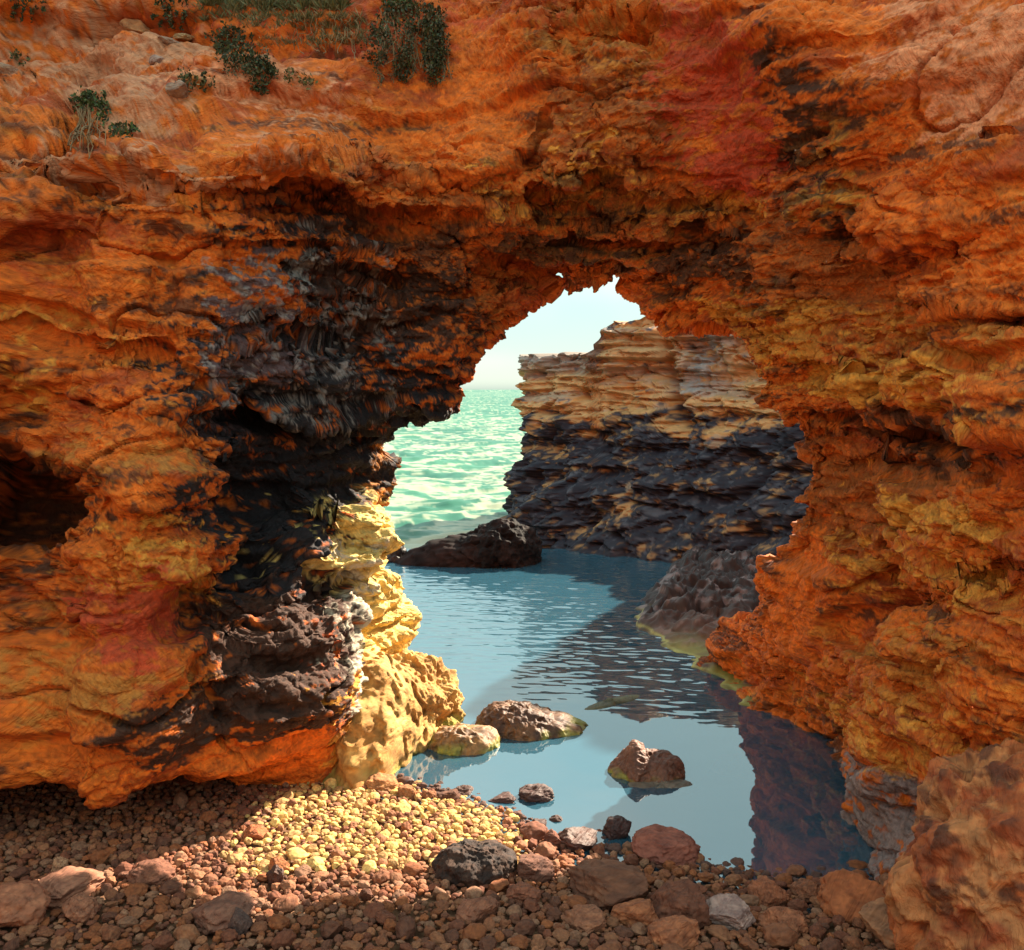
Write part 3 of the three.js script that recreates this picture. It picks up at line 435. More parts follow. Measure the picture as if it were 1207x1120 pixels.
// dark shelf of jagged rock under the cliff
{
  const outline = [[756, 716], [750, 738], [778, 756], [830, 790], [880, 830], [990, 780], [990, 690], [930, 650], [850, 652], [800, 662], [776, 690]].map(([a, b]) => { const p = pb(a, b); return [p.x, p.z]; });
  const sd = (x, z) => { let d = 1e9, ins = false; for (let i = 0, j = outline.length - 1; i < outline.length; j = i++) { const [ax, az] = outline[i], [bx, bz] = outline[j]; const ex = bx - ax, ez = bz - az, t = clamp(((x - ax) * ex + (z - az) * ez) / (ex * ex + ez * ez), 0, 1); d = Math.min(d, Math.hypot(x - ax - ex * t, z - az - ez * t)); if ((az > z) !== (bz > z) && x < (bx - ax) * (z - az) / (bz - az) + ax) ins = !ins; } return ins ? d : -d; };
  const xs = outline.map((p) => p[0]), zs = outline.map((p) => p[1]), x0 = Math.min(...xs) - .4, x1 = Math.max(...xs) + .6, z0 = Math.min(...zs) - .6, z1 = Math.max(...zs) + .4, NU = 300, NV = 420;
  const pos = new Float32Array(NU * NV * 3), col = new Float32Array(NU * NV * 3), o3 = [0, 0, 0];
  for (let i = 0; i < NU; i++) for (let j = 0; j < NV; j++) {
    const x = lerp(x0, x1, i / (NU - 1)), z = lerp(z0, z1, j / (NV - 1)), o = (i * NV + j) * 3, w = sd(x, z) + 0.18 * fbm(x * 2.2, 0, z * 2.2, 3);
    const far = sst(-11.2, -12.6, z);
    const body = w < 0 ? w * 0.8 : 0.16 * (1 - Math.exp(-w * 3)) * lerp(0.25, 1, far);
    const [q, q2, qi] = worley(x * 2.4, 0.5, z * 2.4), [e1, e2, ei] = worley(x * 6, 0.5, z * 5);
    const y = body + sst(-.1, .35, w) * lerp(.25, 1, far) * (0.20 * ridged(x * 2.0, 1, z * 2.0, 4) * 0.5 + 0.10 * (0.5 - q) + 0.24 * qi * sst(0, .2, q2 - q) + 0.10 * ei * sst(0, .2, e2 - e1) + 0.05 * noise(x * 9, 0, z * 9));
    pos[o] = x + 0.06 * noise(x * 4, y * 4, z * 4); pos[o + 1] = y; pos[o + 2] = z;
    const n3 = fbm(x * 5, y * 5, z * 5, 3), n1 = fbm(x * 1.5, 3, z * 1.5, 3);
    o3[0] = .028; o3[1] = .02; o3[2] = .022; mix3(o3, [.16, .14, .145], sst(0.25, 0.5, n3 + 0.3 * n1) * 0.7); mix3(o3, [.14, .06, .03], (1 - far) * 0.7);  // grey flecks stand in for sky glints, painted into the shelf
    mix3(o3, C.algae, sst(-11.9, -10.8, z + 0.5 * n1) * sst(0.12, 0.0, y + 0.05 * n3) * sst(-0.3, 0.1, n1 + 0.2) * 0.9);
    mix3(o3, [0.36, 0.36, 0.10], sst(0.05, 0.0, Math.abs(w - 0.04 + 0.05 * n3)) * sst(-13.4, -12.4, z) * 0.8);
    const tone = clamp(1 + 0.45 * n3, 0.4, 1.7); col[o] = o3[0] * tone; col[o + 1] = o3[1] * tone; col[o + 2] = o3[2] * tone;
  }
  const g = gridGeometry(NU, NV, pos, col); const ix = g.index.array; for (let q = 0; q < ix.length; q += 3) { const t = ix[q + 1]; ix[q + 1] = ix[q + 2]; ix[q + 2] = t; } g.computeVertexNormals();
  // wind upwards
  const o = new THREE.Mesh(g, mat({ roughness: 0.7 })); o.name = numbered('rock_shelf'); tag(o, 'jagged dark rock shelf with yellow green weed at the water below the cliff', 'rock shelf'); add(o);
}
// big boulder by the right pillar
rock('boulder', [[2.78, .55, -4.62, .58, .66, .62], [3.0, .8, -4.6, .45, .5, .5], [2.95, .25, -4.4, .6, .5, .6], [2.72, .1, -4.5, .4, .35, .5]], 110, 0.15, 2.2, (x, y, z, o) => { two([.46, .12, .03], [.27, .055, .014], 2.0)(x, y, z, o); mix3(o, [.46, .17, .055], sst(.15, .4, ridged(x * 2.2, y * 4, z * 2.2, 4) * .4 - .12)); mix3(o, [.10, .03, .015], sst(.1, .4, fbm(x * 4, y * 6, z * 4 + 3, 4)) * .8); }, 'huge smooth orange boulder leaning against the right pillar', 'boulder', rockMat, undefined, 0.16);
console.log('rocks done');

// ------------------------------------------------------------------ beach ground and pool bed
const WL = [[-9, 7.6], [-1.6, 7.5], [-1.15, 7.35], [-.57, 7.0], [.04, 6.6], [.22, 6.3], [.7, 6.1], [1.25, 5.9], [1.66, 5.73], [2.5, 5.7], [4, 5.7], [9, 5.7]];
const shore = (x) => { let i = 0; while (i < WL.length - 2 && x > WL[i + 1][0]) i++; return lerp(WL[i][1], WL[i + 1][1], clamp((x - WL[i][0]) / (WL[i + 1][0] - WL[i][0]), 0, 1)); };
const groundY = (x, d) => { const q = shore(x) - d; const y = q > 0 ? 0.07 * q + 0.02 * (1 - Math.exp(-q * 3)) : Math.max(-0.9, 0.16 * q - 0.02 * q * q); return y + 0.025 * noise(x * 1.2, 3, d * 1.2) * sst(0, .5, Math.abs(q)); };
{
  const NU = 260, NV = 340, pos = new Float32Array(NU * NV * 3), col = new Float32Array(NU * NV * 3);
  for (let i = 0; i < NU; i++) for (let j = 0; j < NV; j++) {
    const x = lerp(-11, 11, i / (NU - 1)), d = lerp(-9, 22, j / (NV - 1)), o = (i * NV + j) * 3;
    pos[o] = x; pos[o + 1] = groundY(x, d) - 0.035 + 0.03 * noise(x * 6, 0, d * 6); pos[o + 2] = -d;
    const n = fbm(x * 5, 1, d * 5, 3), under = d > shore(x) ? 1 : 0, t = 1 + 0.5 * n;
    const c = under ? [0.10, 0.085, 0.06] : [0.15, 0.07, 0.032];
    col[o] = c[0] * t; col[o + 1] = c[1] * t; col[o + 2] = c[2] * t;
  }
  const g = gridGeometry(NU, NV, pos, col); g.computeVertexNormals();
  const o = new THREE.Mesh(g, mat({ roughness: 0.95 })); o.name = 'beach_ground'; tag(o, 'gravelly beach and pool bed under the cobbles', 'beach', undefined, 'structure'); add(o);
}
// ------------------------------------------------------------------ water
{
  const NU = 260, NV = 560, pos = new Float32Array(NU * NV * 3);
  for (let i = 0; i < NU; i++) for (let j = 0; j < NV; j++) {
    const x = lerp(-4.5, 6.5, i / (NU - 1)), d = lerp(5.2, 18.2, j / (NV - 1)), o = (i * NV + j) * 3;
    const wind = sst(8.4, 11.5, d + 0.8 * noise(x * .8, 2, d * .8));
    const y = wind * (0.008 * noise(x * 1.6, d * 5.0, 1) + 0.006 * noise(x * 4, d * 10, 4) + 0.005 * noise(x * 8, d * 17, 6)) + 0.0007 * noise(x * 3, d * 4, 8);
    pos[o] = x; pos[o + 1] = y; pos[o + 2] = -d;
  }
  const g = gridGeometry(NU, NV, pos); g.computeVertexNormals();
  const o = new THREE.Mesh(g, new THREE.MeshPhysicalMaterial({ color: new THREE.Color(0.05, 0.16, 0.24), roughness: 0.02, ior: 2.5, transmission: 0.5, thickness: 0 }));
  o.name = 'pool_water'; tag(o, 'calm blue tidal pool reflecting the sky under the arch', 'water', undefined, 'structure'); add(o);
}
{
  const NU = 620, NV = 620, pos = new Float32Array(NU * NV * 3), col = new Float32Array(NU * NV * 3), o3 = [0, 0, 0];
  for (let i = 0; i < NU; i++) for (let j = 0; j < NV; j++) {
    const v = j / (NV - 1), d = v < 0.97 ? 17.9 * Math.pow(66, v / 0.97) : lerp(17.9 * 66, 9000, (v - 0.97) / 0.03), x = lerp(-0.42, 0.2, i / (NU - 1)) * d, o = (i * NV + j) * 3;
    const amp = d < 400 ? 1 : 400 / d;
    const sw = noise(x * .12, d * .22, 2) * .30 + noise(x * .5 + 3, d * .8, 5) * .13 + noise(x * 2.6, d * 4.1, 3) * .035 * sst(140, 40, d) + noise(x * 1.6, d * 2.4, 7) * .07 * sst(90, 20, d);
    pos[o] = x; pos[o + 1] = -0.03 + (amp * sw - 0.05) * sst(18.0, 18.6, d); pos[o + 2] = -d;
    const w = fbm(x * .1 + 2, d * .2, 3, 3), f = ridged(x * .55 + w * 1.6, d * .9 + w * 2, 6, 4);
    const near = sst(150, 20, d);
    o3[0] = .02; o3[1] = .125; o3[2] = .078; mix3(o3, [.035, .165, .098], sst(-.3, .4, w)); mix3(o3, [.014, .09, .062], sst(.0, .5, -sw * 2));
    const foam = sst(1.28, 1.6, f + 0.35 * w + 0.3 * near) + 0.8 * sst(0.12, .4, noise(x * .9, d * 1.4, 9) + 0.5 * fbm(x * 3, d * 4, 2, 3)) * sst(40, 19, d);
    mix3(o3, [.36, .38, .26], clamp(foam, 0, 1) * .8);
    col[o] = o3[0]; col[o + 1] = o3[1]; col[o + 2] = o3[2];
  }
  const g = gridGeometry(NU, NV, pos, col); g.computeVertexNormals();
  const o = new THREE.Mesh(g, new THREE.MeshPhysicalMaterial({ vertexColors: true, roughness: 0.4, specularIntensity: 0.45 })); o.name = 'sea_water'; tag(o, 'choppy green sea streaked with foam out to the horizon', 'sea', undefined, 'structure'); add(o);
}

// ------------------------------------------------------------------ cobbles
const pebbleColors = [[.21, .072, .03], [.26, .10, .043], [.16, .048, .021], [.44, .24, .085], [.24, .11, .058], [.125, .043, .021], [.62, .39, .12], [.23, .068, .020]];  // sandy and pale ones paint the sun patch, dark ones its shade
const tones = ['reddish brown', 'tan brown', 'dark russet', 'sandy tan', 'dull buff', 'dark brown', 'pale sandy', 'rusty orange'];
function cobbleGeometry(seed, detail, angular, tint = [1, 1, 1]) {
  const { v, idx } = ico(detail), pos = new Float32Array(v.length), col = new Float32Array(v.length), r = rng(seed), cuts = [];
  for (let i = 0; i < 9; i++) { const a = r() * 6.283, u = r() * 2 - 1, s = Math.sqrt(1 - u * u); cuts.push([s * Math.cos(a), u, s * Math.sin(a), lerp(0.92, lerp(0.74, 0.5, angular), r())]); }
  const sx = lerp(.85, 1.25, r()), sy = lerp(.5, .8, r()), sz = lerp(.75, 1.05, r());
  for (let i = 0; i < v.length; i += 3) {
    let x = v[i], y = v[i + 1], z = v[i + 2]; 
    for (const c of cuts) { const q = x * c[0] + y * c[1] + z * c[2]; if (q > c[3]) { const p = (q - c[3]) * 0.93; x -= c[0] * p; y -= c[1] * p; z -= c[2] * p; } }
    const h = 1 + 0.16 * fbm(x * 1.6 + seed, y * 1.6, z * 1.6, 3) + 0.05 * noise(x * 6 + seed, y * 6, z * 6) + (detail > 12 ? 0.05 * (Math.abs(noise(x * 4 + seed, y * 4, z * 4)) - .2) + 0.025 * noise(x * 12, y * 12 + seed, z * 12) - 0.08 * sst(.25, .5, noise(x * 2.6, y * 2.6, z * 2.6 + seed)) : 0);
    pos[i] = x * h * sx; pos[i + 1] = y * h * sy; pos[i + 2] = z * h * sz;
    const t = clamp(1 + 0.45 * fbm(x * 2.4 + seed * 3, y * 2.4, z * 2.4, 4), .5, 1.5); const t2 = detail > 12 ? t * (1 + .4 * noise(x * 9, y * 9, z * 9 + seed)) : t; col[i] = t2 * tint[0]; col[i + 1] = t2 * lerp(.94, 1.04, t - .5) * tint[1]; col[i + 2] = t2 * tint[2];
  }
  const g = new THREE.BufferGeometry(); g.setAttribute('position', new THREE.BufferAttribute(pos, 3)); g.setAttribute('color', new THREE.BufferAttribute(col, 3)); g.setIndex(idx); planarUv(g, 2.6); g.computeVertexNormals(); return g;
}
const cobbleGeos = [...Array(12).keys()].map((i) => cobbleGeometry(11 + i * 7, 9, (i % 4) / 3));
const smallGeos = [...Array(5).keys()].map((i) => cobbleGeometry(301 + i * 5, 3, (i % 3) / 2));
const cobbleMats = pebbleColors.map((c) => mat({ color: new THREE.Color().setRGB(...c), roughness: 0.85, bumpMap: grain, bumpScale: 0.006 }));
const wetCobble = mat({ color: new THREE.Color().setRGB(.075, .028, .018), roughness: 0.5, bumpMap: grain, bumpScale: 0.004 });
const placed = [];
// stones the photograph shows one by one: px, py of the middle, width and height in pixels, base colour, label
const STONES = [
  [8, 1078, 74, 52, [0.32, 0.118, 0.058], 'large rounded tan boulder at the left end of the shaded cobbles'], [66, 1058, 84, 32, [0.304, 0.124, 0.0696], 'long flat tan slab lying behind the large rounded tan boulder'], [92, 1076, 36, 38, [0.288, 0.112, 0.058], 'squarish tan stone against the end of the long flat slab'],
  [69, 1023, 18, 24, [0.496, 0.248, 0.128], 'small pale upright stone under the overhang'], [558, 1024, 74, 34, [0.05, 0.024, 0.015], 'rough dark lumpy block at the edge of the sunlit pebbles'], [628, 1027, 46, 34, [0.128, 0.0465, 0.0261], 'rounded dark cobble right beside the rough dark block'],
  [722, 1052, 98, 50, [0.16, 0.062, 0.0319], 'big flat-topped dark brown boulder among the cobbles'], [786, 1003, 84, 36, [0.272, 0.0837, 0.0522], 'smooth reddish stone sloping into the pool edge'], [728, 979, 36, 32, [0.056, 0.0186, 0.0145], 'dark blocky stone standing in the pool edge'],
  [633, 938, 46, 22, [0.06, 0.0198, 0.0145], 'dark pitted stone in the water off the sunlit pebbles'], [686, 993, 48, 24, [0.08, 0.0279, 0.0174], 'long dark wet stone at the pool edge'], [651, 990, 28, 24, [0.16, 0.0496, 0.0261], 'round russet stone at the waterline'],
  [637, 972, 20, 15, [0.072, 0.0248, 0.0174], 'small dark wet stone touching the waterline'], [656, 967, 17, 11, [0.072, 0.0248, 0.0174], 'little round wet stone just off the waterline'], [548, 933, 26, 13, [0.08, 0.0279, 0.0174], 'wet stone with a smaller one against it at the pool edge'], [530, 939, 30, 14, [0.128, 0.0465, 0.0232], 'brown wet stone beside the sunlit pebbles'],
  [592, 944, 38, 11, [0.072, 0.0248, 0.0174], 'flat dark stone lying in the shallows'], [866, 1084, 62, 34, [0.336, 0.211, 0.174], 'pale grey smooth stone among russet cobbles'], [1014, 1064, 80, 56, [0.352, 0.105, 0.0348], 'large round orange boulder near the huge boulder'],
  [1078, 1104, 104, 44, [0.336, 0.149, 0.0696], 'layered flat tan rock in front of the huge boulder'], [909, 1056, 46, 34, [0.288, 0.093, 0.0406], 'knobbly rust stone at the pool edge'], [748, 1080, 56, 36, [0.32, 0.105, 0.0406], 'orange rounded cobble below the big dark boulder'], [806, 1074, 70, 50, [0.16, 0.0527, 0.0261], 'dark russet boulder below the smooth reddish stone'],
  [800, 1108, 62, 34, [0.336, 0.112, 0.0464], 'warm orange cobble beside the dark russet boulder'], [1074, 1062, 50, 50, [0.04, 0.0186, 0.0145], 'black wedge of rock between the round and the huge boulder'], [299, 984, 32, 18, [0.4, 0.118, 0.0406], 'orange flat stone on the sunlit pebbles'], [327, 1022, 26, 26, [0.4, 0.136, 0.0464], 'orange stone half in sun at the shadow edge'],
  [322, 1036, 22, 30, [0.08, 0.031, 0.0203], 'dark upright stone at the shadow edge'], [450, 925, 44, 16, [0.4, 0.167, 0.058], 'tan stone beside the foot of the lit shore rock'], [480, 935, 26, 18, [0.384, 0.155, 0.058], 'tan block at the end of the sunlit pebbles'], [505, 938, 20, 12, [0.288, 0.105, 0.0406], 'brown pebble between the tan block and the wet stones'],
  [954, 1052, 36, 26, [0.24, 0.0868, 0.0406], 'brown cobble beside the large round orange boulder'], [930, 1090, 60, 32, [0.304, 0.105, 0.0464], 'rough rust cobble below the knobbly stone'], [690, 1090, 56, 28, [0.272, 0.105, 0.0522], 'flat reddish tan cobble left of the orange rounded cobble'], [255, 1085, 80, 40, [0.208, 0.0868, 0.0522], 'broad brown slab with dark cracks among the cobbles'],
  [280, 1092, 30, 40, [0.112, 0.062, 0.0493], 'dark grey broken stone against the broad brown slab'], [620, 1058, 44, 26, [0.24, 0.0806, 0.0406], 'plain russet cobble beside the big flat-topped boulder'], [560, 1075, 54, 30, [0.264, 0.0992, 0.0522], 'brown cobble with a flat top amid small pebbles'], [175, 1035, 56, 30, [0.176, 0.062, 0.0319], 'dark slab in the shade of the overhang'],
];
function put(geo, material, x, y, z, sx, sy, sz, turn, name, label, group) {
  const o = new THREE.Mesh(geo, material); o.position.set(x, y, z); o.scale.set(sx, sy, sz); o.rotation.set(turn[0], turn[1], turn[2]); o.name = numbered(name); tag(o, label, name === 'cobble' ? 'cobble' : 'stone', group); return add(o);
}
const R = rng(4242);
STONES.forEach(([px, py, w, h, c, label], i) => {
  const foot = py + h * 0.32; let p = onLevel(px, foot, 0); p = onLevel(px, foot, Math.max(-.02, groundY(p.x, -p.z))); 
  const dist = Math.hypot(p.x, EYE, p.z), hw = w / 2 / FOCAL * dist, hh = h / 2 / FOCAL * dist;
  const g = cobbleGeometry(900 + i * 13, 18, 0.5 + 0.5 * R(), c); g.computeBoundingBox(); const bb = g.boundingBox; g.scale(hw * 1.8 / (bb.max.x - bb.min.x), hh * 1.75 / (bb.max.y - bb.min.y), hw * 1.55 / (bb.max.z - bb.min.z)); g.computeVertexNormals();
  if (i === 4) g.copy(rockGeometry([[0, 0, 0, hw * .9, hh * .8, hw * .8], [hw * .5, hh * .25, 0, hw * .5, hh * .6, hw * .5], [-hw * .5, hh * .3, .02, hw * .4, hh * .55, hw * .4]], 40, hw * .15, 2.2 / hw, two([.055, .024, .014], [.026, .013, .010], 14), hw * .2));
  const o = new THREE.Mesh(g, c[0] < .11 && i !== 4 ? wetMat : rockMat); o.position.set(p.x, p.y + hh * 0.45, p.z - hw * .35); o.rotation.y = (R() - .5) * .5; o.rotation.z = (R() - .5) * .25; o.name = numbered('stone'); tag(o, label, 'stone'); add(o);
  placed.push([o.position.x, o.position.z, hw * .85, true]);
});
// the cobbles of the beach
const all = [];
{
  const r = rng(777), cells = new Map(), key = (x, z) => Math.floor(x / .2) + ',' + Math.floor(z / .2);
  const ok = (x, z, s, f) => { const R2 = Math.ceil((s + .16) / .2), cx = Math.floor(x / .2), cz = Math.floor(z / .2); for (let i = -R2; i <= R2; i++) for (let j = -R2; j <= R2; j++) for (const q of cells.get((cx + i) + ',' + (cz + j)) || []) if (Math.hypot(q[0] - x, q[1] - z) < (q[2] + s) * f) return false; return true; };
  const note = (x, z, s) => { const k = key(x, z); if (!cells.has(k)) cells.set(k, []); cells.get(k).push([x, z, s]); };
  for (const q of placed) note(q[0], q[1], q[2]);
  const tiers = [[.075, .11, 120], [.052, .075, 700], [.036, .052, 3600], [.025, .036, 16000], [.015, .025, 34000]];
  for (const [a, b, tries] of tiers) for (let t = 0; t < tries; t++) {
    const x = lerp(-4.4, 3.2, r()), d = lerp(3.3, 7.6, r()); if (d > shore(x) + .05 + .3 * (r() ** 3)) continue;
    let s = lerp(a, b, r()); const px = PW / 2 + x / d * FOCAL;
    // finer shingle towards the foot of the pillar, coarser stones at the right
    if (x < 0.1 && d > 5.75 && s > .045 && r() < .9) continue; if (x < -.3 && s > .08) continue;
    if (!ok(x, -d, s, b > .03 ? .78 : .7)) continue; note(x, -d, s); const fine = x < .1 && x > -2.0 + .3 * r() && d > 5.4 + .14 * (x + 2);  // pale zone: sunlight painted into the pebble colours
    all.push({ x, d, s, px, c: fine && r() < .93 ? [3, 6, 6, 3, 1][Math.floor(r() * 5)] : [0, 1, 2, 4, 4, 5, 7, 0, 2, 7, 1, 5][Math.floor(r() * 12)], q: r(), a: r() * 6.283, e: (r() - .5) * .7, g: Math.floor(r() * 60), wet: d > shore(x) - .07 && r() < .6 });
  }
}
all.forEach((q) => { q.size = q.s / q.d * (q.px > -30 && q.px < 1240 && q.d > 4.15 ? 1 : 0); });
all.sort((a, b) => b.size - a.size);
const zone = (q) => q.wet ? 'wet along the pool edge' : q.x > 0.9 ? 'on the stony beach towards the huge boulder' : q.x > -0.3 ? 'on the stony beach below the rough dark block' : q.d > 5.95 ? 'by the sunlit patch under the left pillar' : 'in the shade before the left pillar';
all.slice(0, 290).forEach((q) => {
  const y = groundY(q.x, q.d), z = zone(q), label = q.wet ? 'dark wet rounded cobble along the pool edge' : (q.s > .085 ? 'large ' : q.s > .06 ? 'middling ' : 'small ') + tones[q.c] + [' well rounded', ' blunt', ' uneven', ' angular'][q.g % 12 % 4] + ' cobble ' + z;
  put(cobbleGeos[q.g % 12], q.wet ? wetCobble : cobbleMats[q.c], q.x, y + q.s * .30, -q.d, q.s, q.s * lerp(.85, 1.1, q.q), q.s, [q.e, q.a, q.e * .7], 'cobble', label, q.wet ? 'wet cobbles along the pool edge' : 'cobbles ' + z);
});
{
  const rest = all.slice(290), big = rest.filter((q) => q.s > .026), m4 = new THREE.Matrix4(), qt = new THREE.Quaternion(), e = new THREE.Euler(), cc = new THREE.Color();
  const inst = (list, geos, nameBase, label) => geos.forEach((g, k) => {
    const mine = list.filter((q) => q.g % geos.length === k); if (!mine.length) return;
    const im = new THREE.InstancedMesh(g, mat({ roughness: 0.88 }), mine.length);
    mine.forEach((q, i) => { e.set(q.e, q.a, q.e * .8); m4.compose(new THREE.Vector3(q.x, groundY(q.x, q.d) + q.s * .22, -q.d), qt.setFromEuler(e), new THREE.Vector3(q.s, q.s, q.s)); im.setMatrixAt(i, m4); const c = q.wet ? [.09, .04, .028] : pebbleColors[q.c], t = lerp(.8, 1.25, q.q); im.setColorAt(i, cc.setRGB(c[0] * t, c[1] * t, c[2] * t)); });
    im.name = numbered(nameBase); tag(im, label, 'pebbles', undefined, 'stuff'); add(im);
  });
  inst(big, cobbleGeos.slice(0, 4), 'pebbles', 'brown and tan pebbles filling the beach between the cobbles');
  inst(rest.filter((q) => q.s <= .026), smallGeos.slice(0, 3), 'shingle', 'fine brown shingle between the pebbles');
}
console.log('cobbles', all.length);

// ------------------------------------------------------------------ plants rooted in the rock face
const leafMat = mat({ roughness: 0.7, side: THREE.DoubleSide }), stemMat = mat({ roughness: 0.9 });
function plant(name, label, spec, group) {
  // spec: blobs [px, py, rx, ry (pixels), leaves], strands [px, py, dx, length (pixels)], grass [px, py, rx, blades, height], colours
  const r = rng(spec.seed), first = surfaceAt(spec.at[0], spec.at[1]), root = first.p.clone(), g = new THREE.Group(); g.name = numbered(name); g.position.copy(root); tag(g, label, 'plant', group); scene.add(g);
  const lp = [], lc = [], ln = [], tubes = [], q = new THREE.Vector3(), side = new THREE.Vector3(), up = new THREE.Vector3(), c = new THREE.Color();
  const leaf = (p, size, dir, tone, cols = spec.leaf, wide = .3) => {
    side.set(r() - .5, r() - .5, r() - .5).normalize(); up.crossVectors(dir, side).normalize();
    const A = p, T = q.copy(p).addScaledVector(dir, size).clone(), L = p.clone().addScaledVector(dir, size * .5).addScaledVector(up, size * wide), M = p.clone().addScaledVector(dir, size * .5).addScaledVector(up, -size * wide);
    for (const v of [A, L, T, A, T, M]) lp.push(v.x - root.x, v.y - root.y, v.z - root.z);
    const a = cols[Math.floor(r() * cols.length)]; for (let i = 0; i < 6; i++) lc.push(a[0] * tone, a[1] * tone, a[2] * tone);
  };
  for (const [px, py, rx, ry, n] of spec.blobs || []) for (let i = 0; i < n; i++) {
    let a, b; do { a = r() * 2 - 1; b = r() * 2 - 1; } while (a * a + b * b > 1); const s = surfaceAt(px + a * rx, py + b * ry); if (!s) continue;
    const deep = Math.sqrt(1 - a * a - b * b) * Math.min(rx, ry) / FOCAL * 8; const p = s.p.clone().addScaledVector(s.n, (r() * deep * 1.1 + .01) * (.6 + .8 * r())); p.y += (r() - .5) * .03;
    leaf(p, lerp(.018, .04, r()), new THREE.Vector3(r() - .5, r() - .25, r() - .1).normalize(), lerp(.6, 1.4, r()));
  }
  for (const [px, py, dx, len, bare] of spec.strands || []) {
    const pts = []; for (let k = 0; k <= 6; k++) { const s = surfaceAt(px + dx * k / 6 + (r() - .5) * 5, py + len * k / 6); if (s) pts.push(s.p.clone().addScaledVector(s.n, .03 + .03 * r()).sub(root)); }
    if (pts.length < 3) continue; const curve = new THREE.CatmullRomCurve3(pts), t = new THREE.TubeGeometry(curve, 12, .004, 4); t.deleteAttribute('uv'); tubes.push(t.toNonIndexed());
    if (!bare) for (let i = 0; i < len * 1.1; i++) { const p = curve.getPoint(r()).add(root); leaf(p.add(new THREE.Vector3((r() - .5) * .05, (r() - .5) * .04, r() * .04)), lerp(.014, .03, r()), new THREE.Vector3(r() - .5, -r() * .8, r() - .2).normalize(), lerp(.6, 1.3, r())); }
  }
  for (const [px, py, rx, n, h] of spec.grass || []) for (let i = 0; i < n; i++) {
    const s = surfaceAt(px + (r() * 2 - 1) * rx, py + (r() - .5) * 12); if (!s) continue; leaf(s.p.clone(), h * lerp(.4, 1.4, r()), new THREE.Vector3((r() - .5) * 1.8, 1 - r() * .7, (r() - .2) * 1.1).normalize(), lerp(.6, 1.3, r()), spec.blade || spec.leaf, .055);
  }
  if (lp.length) { const lg = new THREE.BufferGeometry(); lg.setAttribute('position', new THREE.Float32BufferAttribute(lp, 3)); lg.setAttribute('color', new THREE.Float32BufferAttribute(lc, 3)); lg.computeVertexNormals(); const m = new THREE.Mesh(lg, leafMat); m.name = spec.grass ? 'grass_blades' : 'foliage'; add(m, g); }
  if (tubes.length) { const tg = mergeGeometries(tubes); tg.setAttribute('color', new THREE.Float32BufferAttribute(new Array(tg.getAttribute('position').count).fill([.24, .14, .06]).flat(), 3)); const m = new THREE.Mesh(tg, stemMat); m.name = 'stems'; add(m, g); }
}
const DARKG = [[.035, .055, .018], [.05, .07, .02], [.028, .04, .018], [.07, .075, .025]], OLIVE = [[.12, .12, .035], [.16, .14, .05], [.09, .10, .03], [.2, .16, .07]], BRIGHT = [[.07, .13, .03], [.10, .15, .04], [.05, .09, .02]], DRY = [[.30, .20, .09], [.38, .26, .13], [.22, .15, .06]];
const strandsOf = (x0, x1, y, l0, l1, n, seed, bare) => { const r = rng(seed); return [...Array(n).keys()].map(() => [lerp(x0, x1, r()), y + r() * 10, (r() - .5) * 16, lerp(l0, l1, r()), bare]); };
plant('creeper', 'dense dark creeper hanging in lobes from the rim of the arch', { seed: 5, at: [485, 30], leaf: DARKG.concat([[.10, .07, .03], [.13, .09, .04]]), blobs: [[512, 55, 15, 45, 1500], [476, 78, 9, 22, 420], [448, 55, 16, 22, 500], [480, 24, 34, 18, 900]], strands: [...strandsOf(500, 526, 20, 50, 80, 12, 3), ...strandsOf(440, 490, 30, 30, 68, 14, 4), ...strandsOf(440, 525, 10, 40, 70, 9, 9, true)] });
plant('bush', 'bright green tuft on the rim above the hanging creeper', { seed: 6, at: [474, 6], leaf: BRIGHT, blobs: [[474, 6, 18, 8, 420]], strands: [[470, 2, 4, 14]] });
plant('bush', 'dark rounded bush clinging to the slope', { seed: 7, at: [280, 60], leaf: DARKG, blobs: [[276, 58, 22, 24, 1300], [305, 82, 18, 14, 600], [318, 88, 10, 8, 200]], strands: strandsOf(262, 320, 60, 20, 34, 8, 5) });
plant('bush', 'small dark sprig below the rounded bush', { seed: 8, at: [308, 104], leaf: DARKG, blobs: [[308, 104, 9, 9, 160]], strands: [[308, 98, 2, 14]] });
plant('bush', 'thin straggling sprigs right of the rounded bush', { seed: 9, at: [352, 95], leaf: OLIVE, blobs: [[345, 92, 8, 7, 80], [362, 98, 9, 5, 70]], strands: [[350, 90, 10, 12, true]] });
plant('bush', 'sparse olive clump left of the rounded bush', { seed: 10, at: [230, 98], leaf: DARKG.concat(OLIVE), blobs: [[222, 98, 12, 10, 190], [244, 100, 9, 9, 150]], strands: [[230, 92, 4, 16, true]] });
plant('hanging_plant', 'green cushion with dry stems hanging down the ledge', { seed: 11, at: [108, 124], leaf: BRIGHT.concat(DARKG), blobs: [[108, 122, 20, 10, 520], [122, 134, 8, 14, 180]], strands: [...strandsOf(90, 118, 128, 30, 60, 26, 6, true)] });
plant('bush', 'small green tuft beside the hanging dry stems', { seed: 12, at: [145, 156], leaf: BRIGHT.concat(DARKG), blobs: [[145, 156, 16, 7, 240]], strands: [[145, 150, 3, 10, true]] });
plant('bush', 'tiny grey green cushion on the pale slope', { seed: 13, at: [24, 72], leaf: DARKG.concat(OLIVE), blobs: [[24, 72, 11, 6, 110]], strands: [[22, 68, 3, 8, true]] });
plant('bush', 'dark scrub at the top of the pale slope', { seed: 14, at: [205, 16], leaf: DARKG, blobs: [[205, 14, 22, 16, 500], [36, 8, 22, 12, 300]], strands: [[205, 10, 4, 18, true]] });
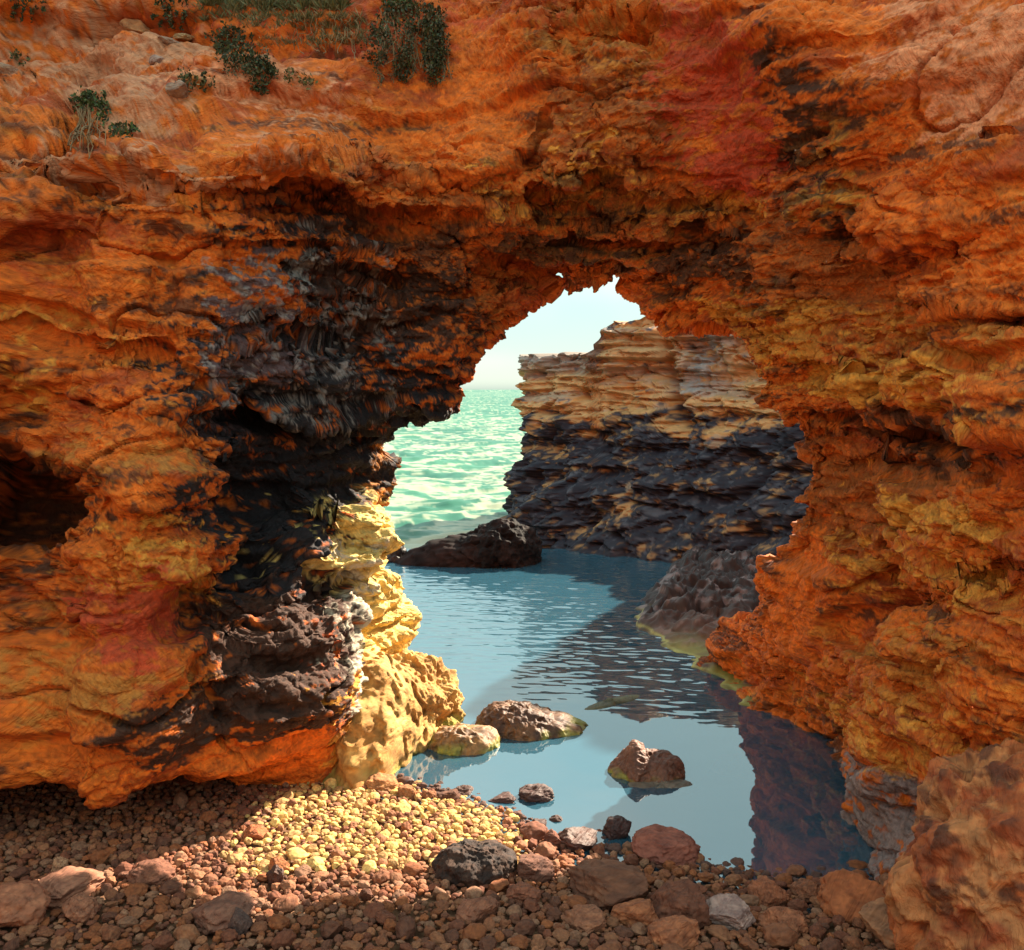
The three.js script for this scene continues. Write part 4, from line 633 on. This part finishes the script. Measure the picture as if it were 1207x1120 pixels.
plant('grass_tuft', 'olive grass fringing the rim of the rock', { seed: 15, at: [325, 10], leaf: OLIVE, blade: OLIVE, grass: [[325, 8, 85, 2600, .10], [300, 20, 70, 900, .07], [345, 30, 60, 700, .06]] });
plant('grass_tuft', 'dry roots and grass trailing below the rim', { seed: 16, at: [390, 40], leaf: OLIVE.concat(DRY), blade: OLIVE.concat(DRY), grass: [[390, 30, 44, 900, .07], [400, 48, 34, 600, .06], [345, 52, 40, 600, .05]], strands: strandsOf(350, 440, 18, 25, 50, 16, 8, true) });
// loose stones lodged on the slope
[[166, 34, 34, 16, [.5, .24, .1], 'long tan stone lodged high on the pale slope'], [196, 52, 26, 14, [.36, .22, .15], 'dull stone in the gully beside the dark scrub'], [216, 46, 30, 10, [.5, .3, .14], 'flat pale slab in the gully beside the rounded bush'], [186, 70, 24, 16, [.36, .22, .17], 'grey brown stone at the mouth of the gully'], [6, 84, 26, 14, [.4, .24, .15], 'rounded stone at the edge of the pale slope by the grey green cushion'], [208, 106, 44, 14, [.34, .24, .18], 'grey topped slab on the ledge under the olive clump']].forEach(([px, py, w, h, c, label], i) => {
  const s = surfaceAt(px, py), k = -s.p.z / FOCAL / 2, geo = cobbleGeometry(70 + i * 9, 10, 1, c); const o = new THREE.Mesh(geo, rockMat); o.position.copy(s.p).addScaledVector(s.n, h * k * .4); o.scale.set(w * k, h * k * 1.5, w * k * .9); o.rotation.y = i; o.rotation.z = .2 * (i % 3 - 1); o.name = numbered('stone'); tag(o, label, 'stone'); add(o);
});

// ------------------------------------------------------------------ the wall of the sinkhole behind the viewer (its sunlit face warms the arch)
{
  const NU = 120, NV = 50, pos = new Float32Array(NU * NV * 3), col = new Float32Array(NU * NV * 3);
  for (let i = 0; i < NU; i++) for (let j = 0; j < NV; j++) {
    const a = lerp(-0.28, 0.80, i / (NU - 1)) * Math.PI, y = lerp(-0.5, 5.0, j / (NV - 1)), o = (i * NV + j) * 3;
    // from the left pillar round behind the viewer
    const rad = 8.6 + 0.22 * y + 0.5 * fbm(Math.cos(a) * 3, y * .7, Math.sin(a) * 3, 4);
    const x = -Math.cos(a) * rad, z = Math.sin(a) * rad - 0.5;
    pos[o] = x; pos[o + 1] = y; pos[o + 2] = z; const n = 1 + 0.3 * fbm(x, y * 3, z, 3);
    col[o] = .23 * n; col[o + 1] = .12 * n; col[o + 2] = .05 * n;
  }
  const g = gridGeometry(NU, NV, pos, col); g.computeVertexNormals();
  const o = new THREE.Mesh(g, mat({ roughness: 0.95 })); o.name = 'sinkhole_wall'; tag(o, 'sunlit tan rock wall closing the sinkhole behind the viewer', 'rock wall', undefined, 'structure'); add(o);
}

renderer.render(scene, camera);
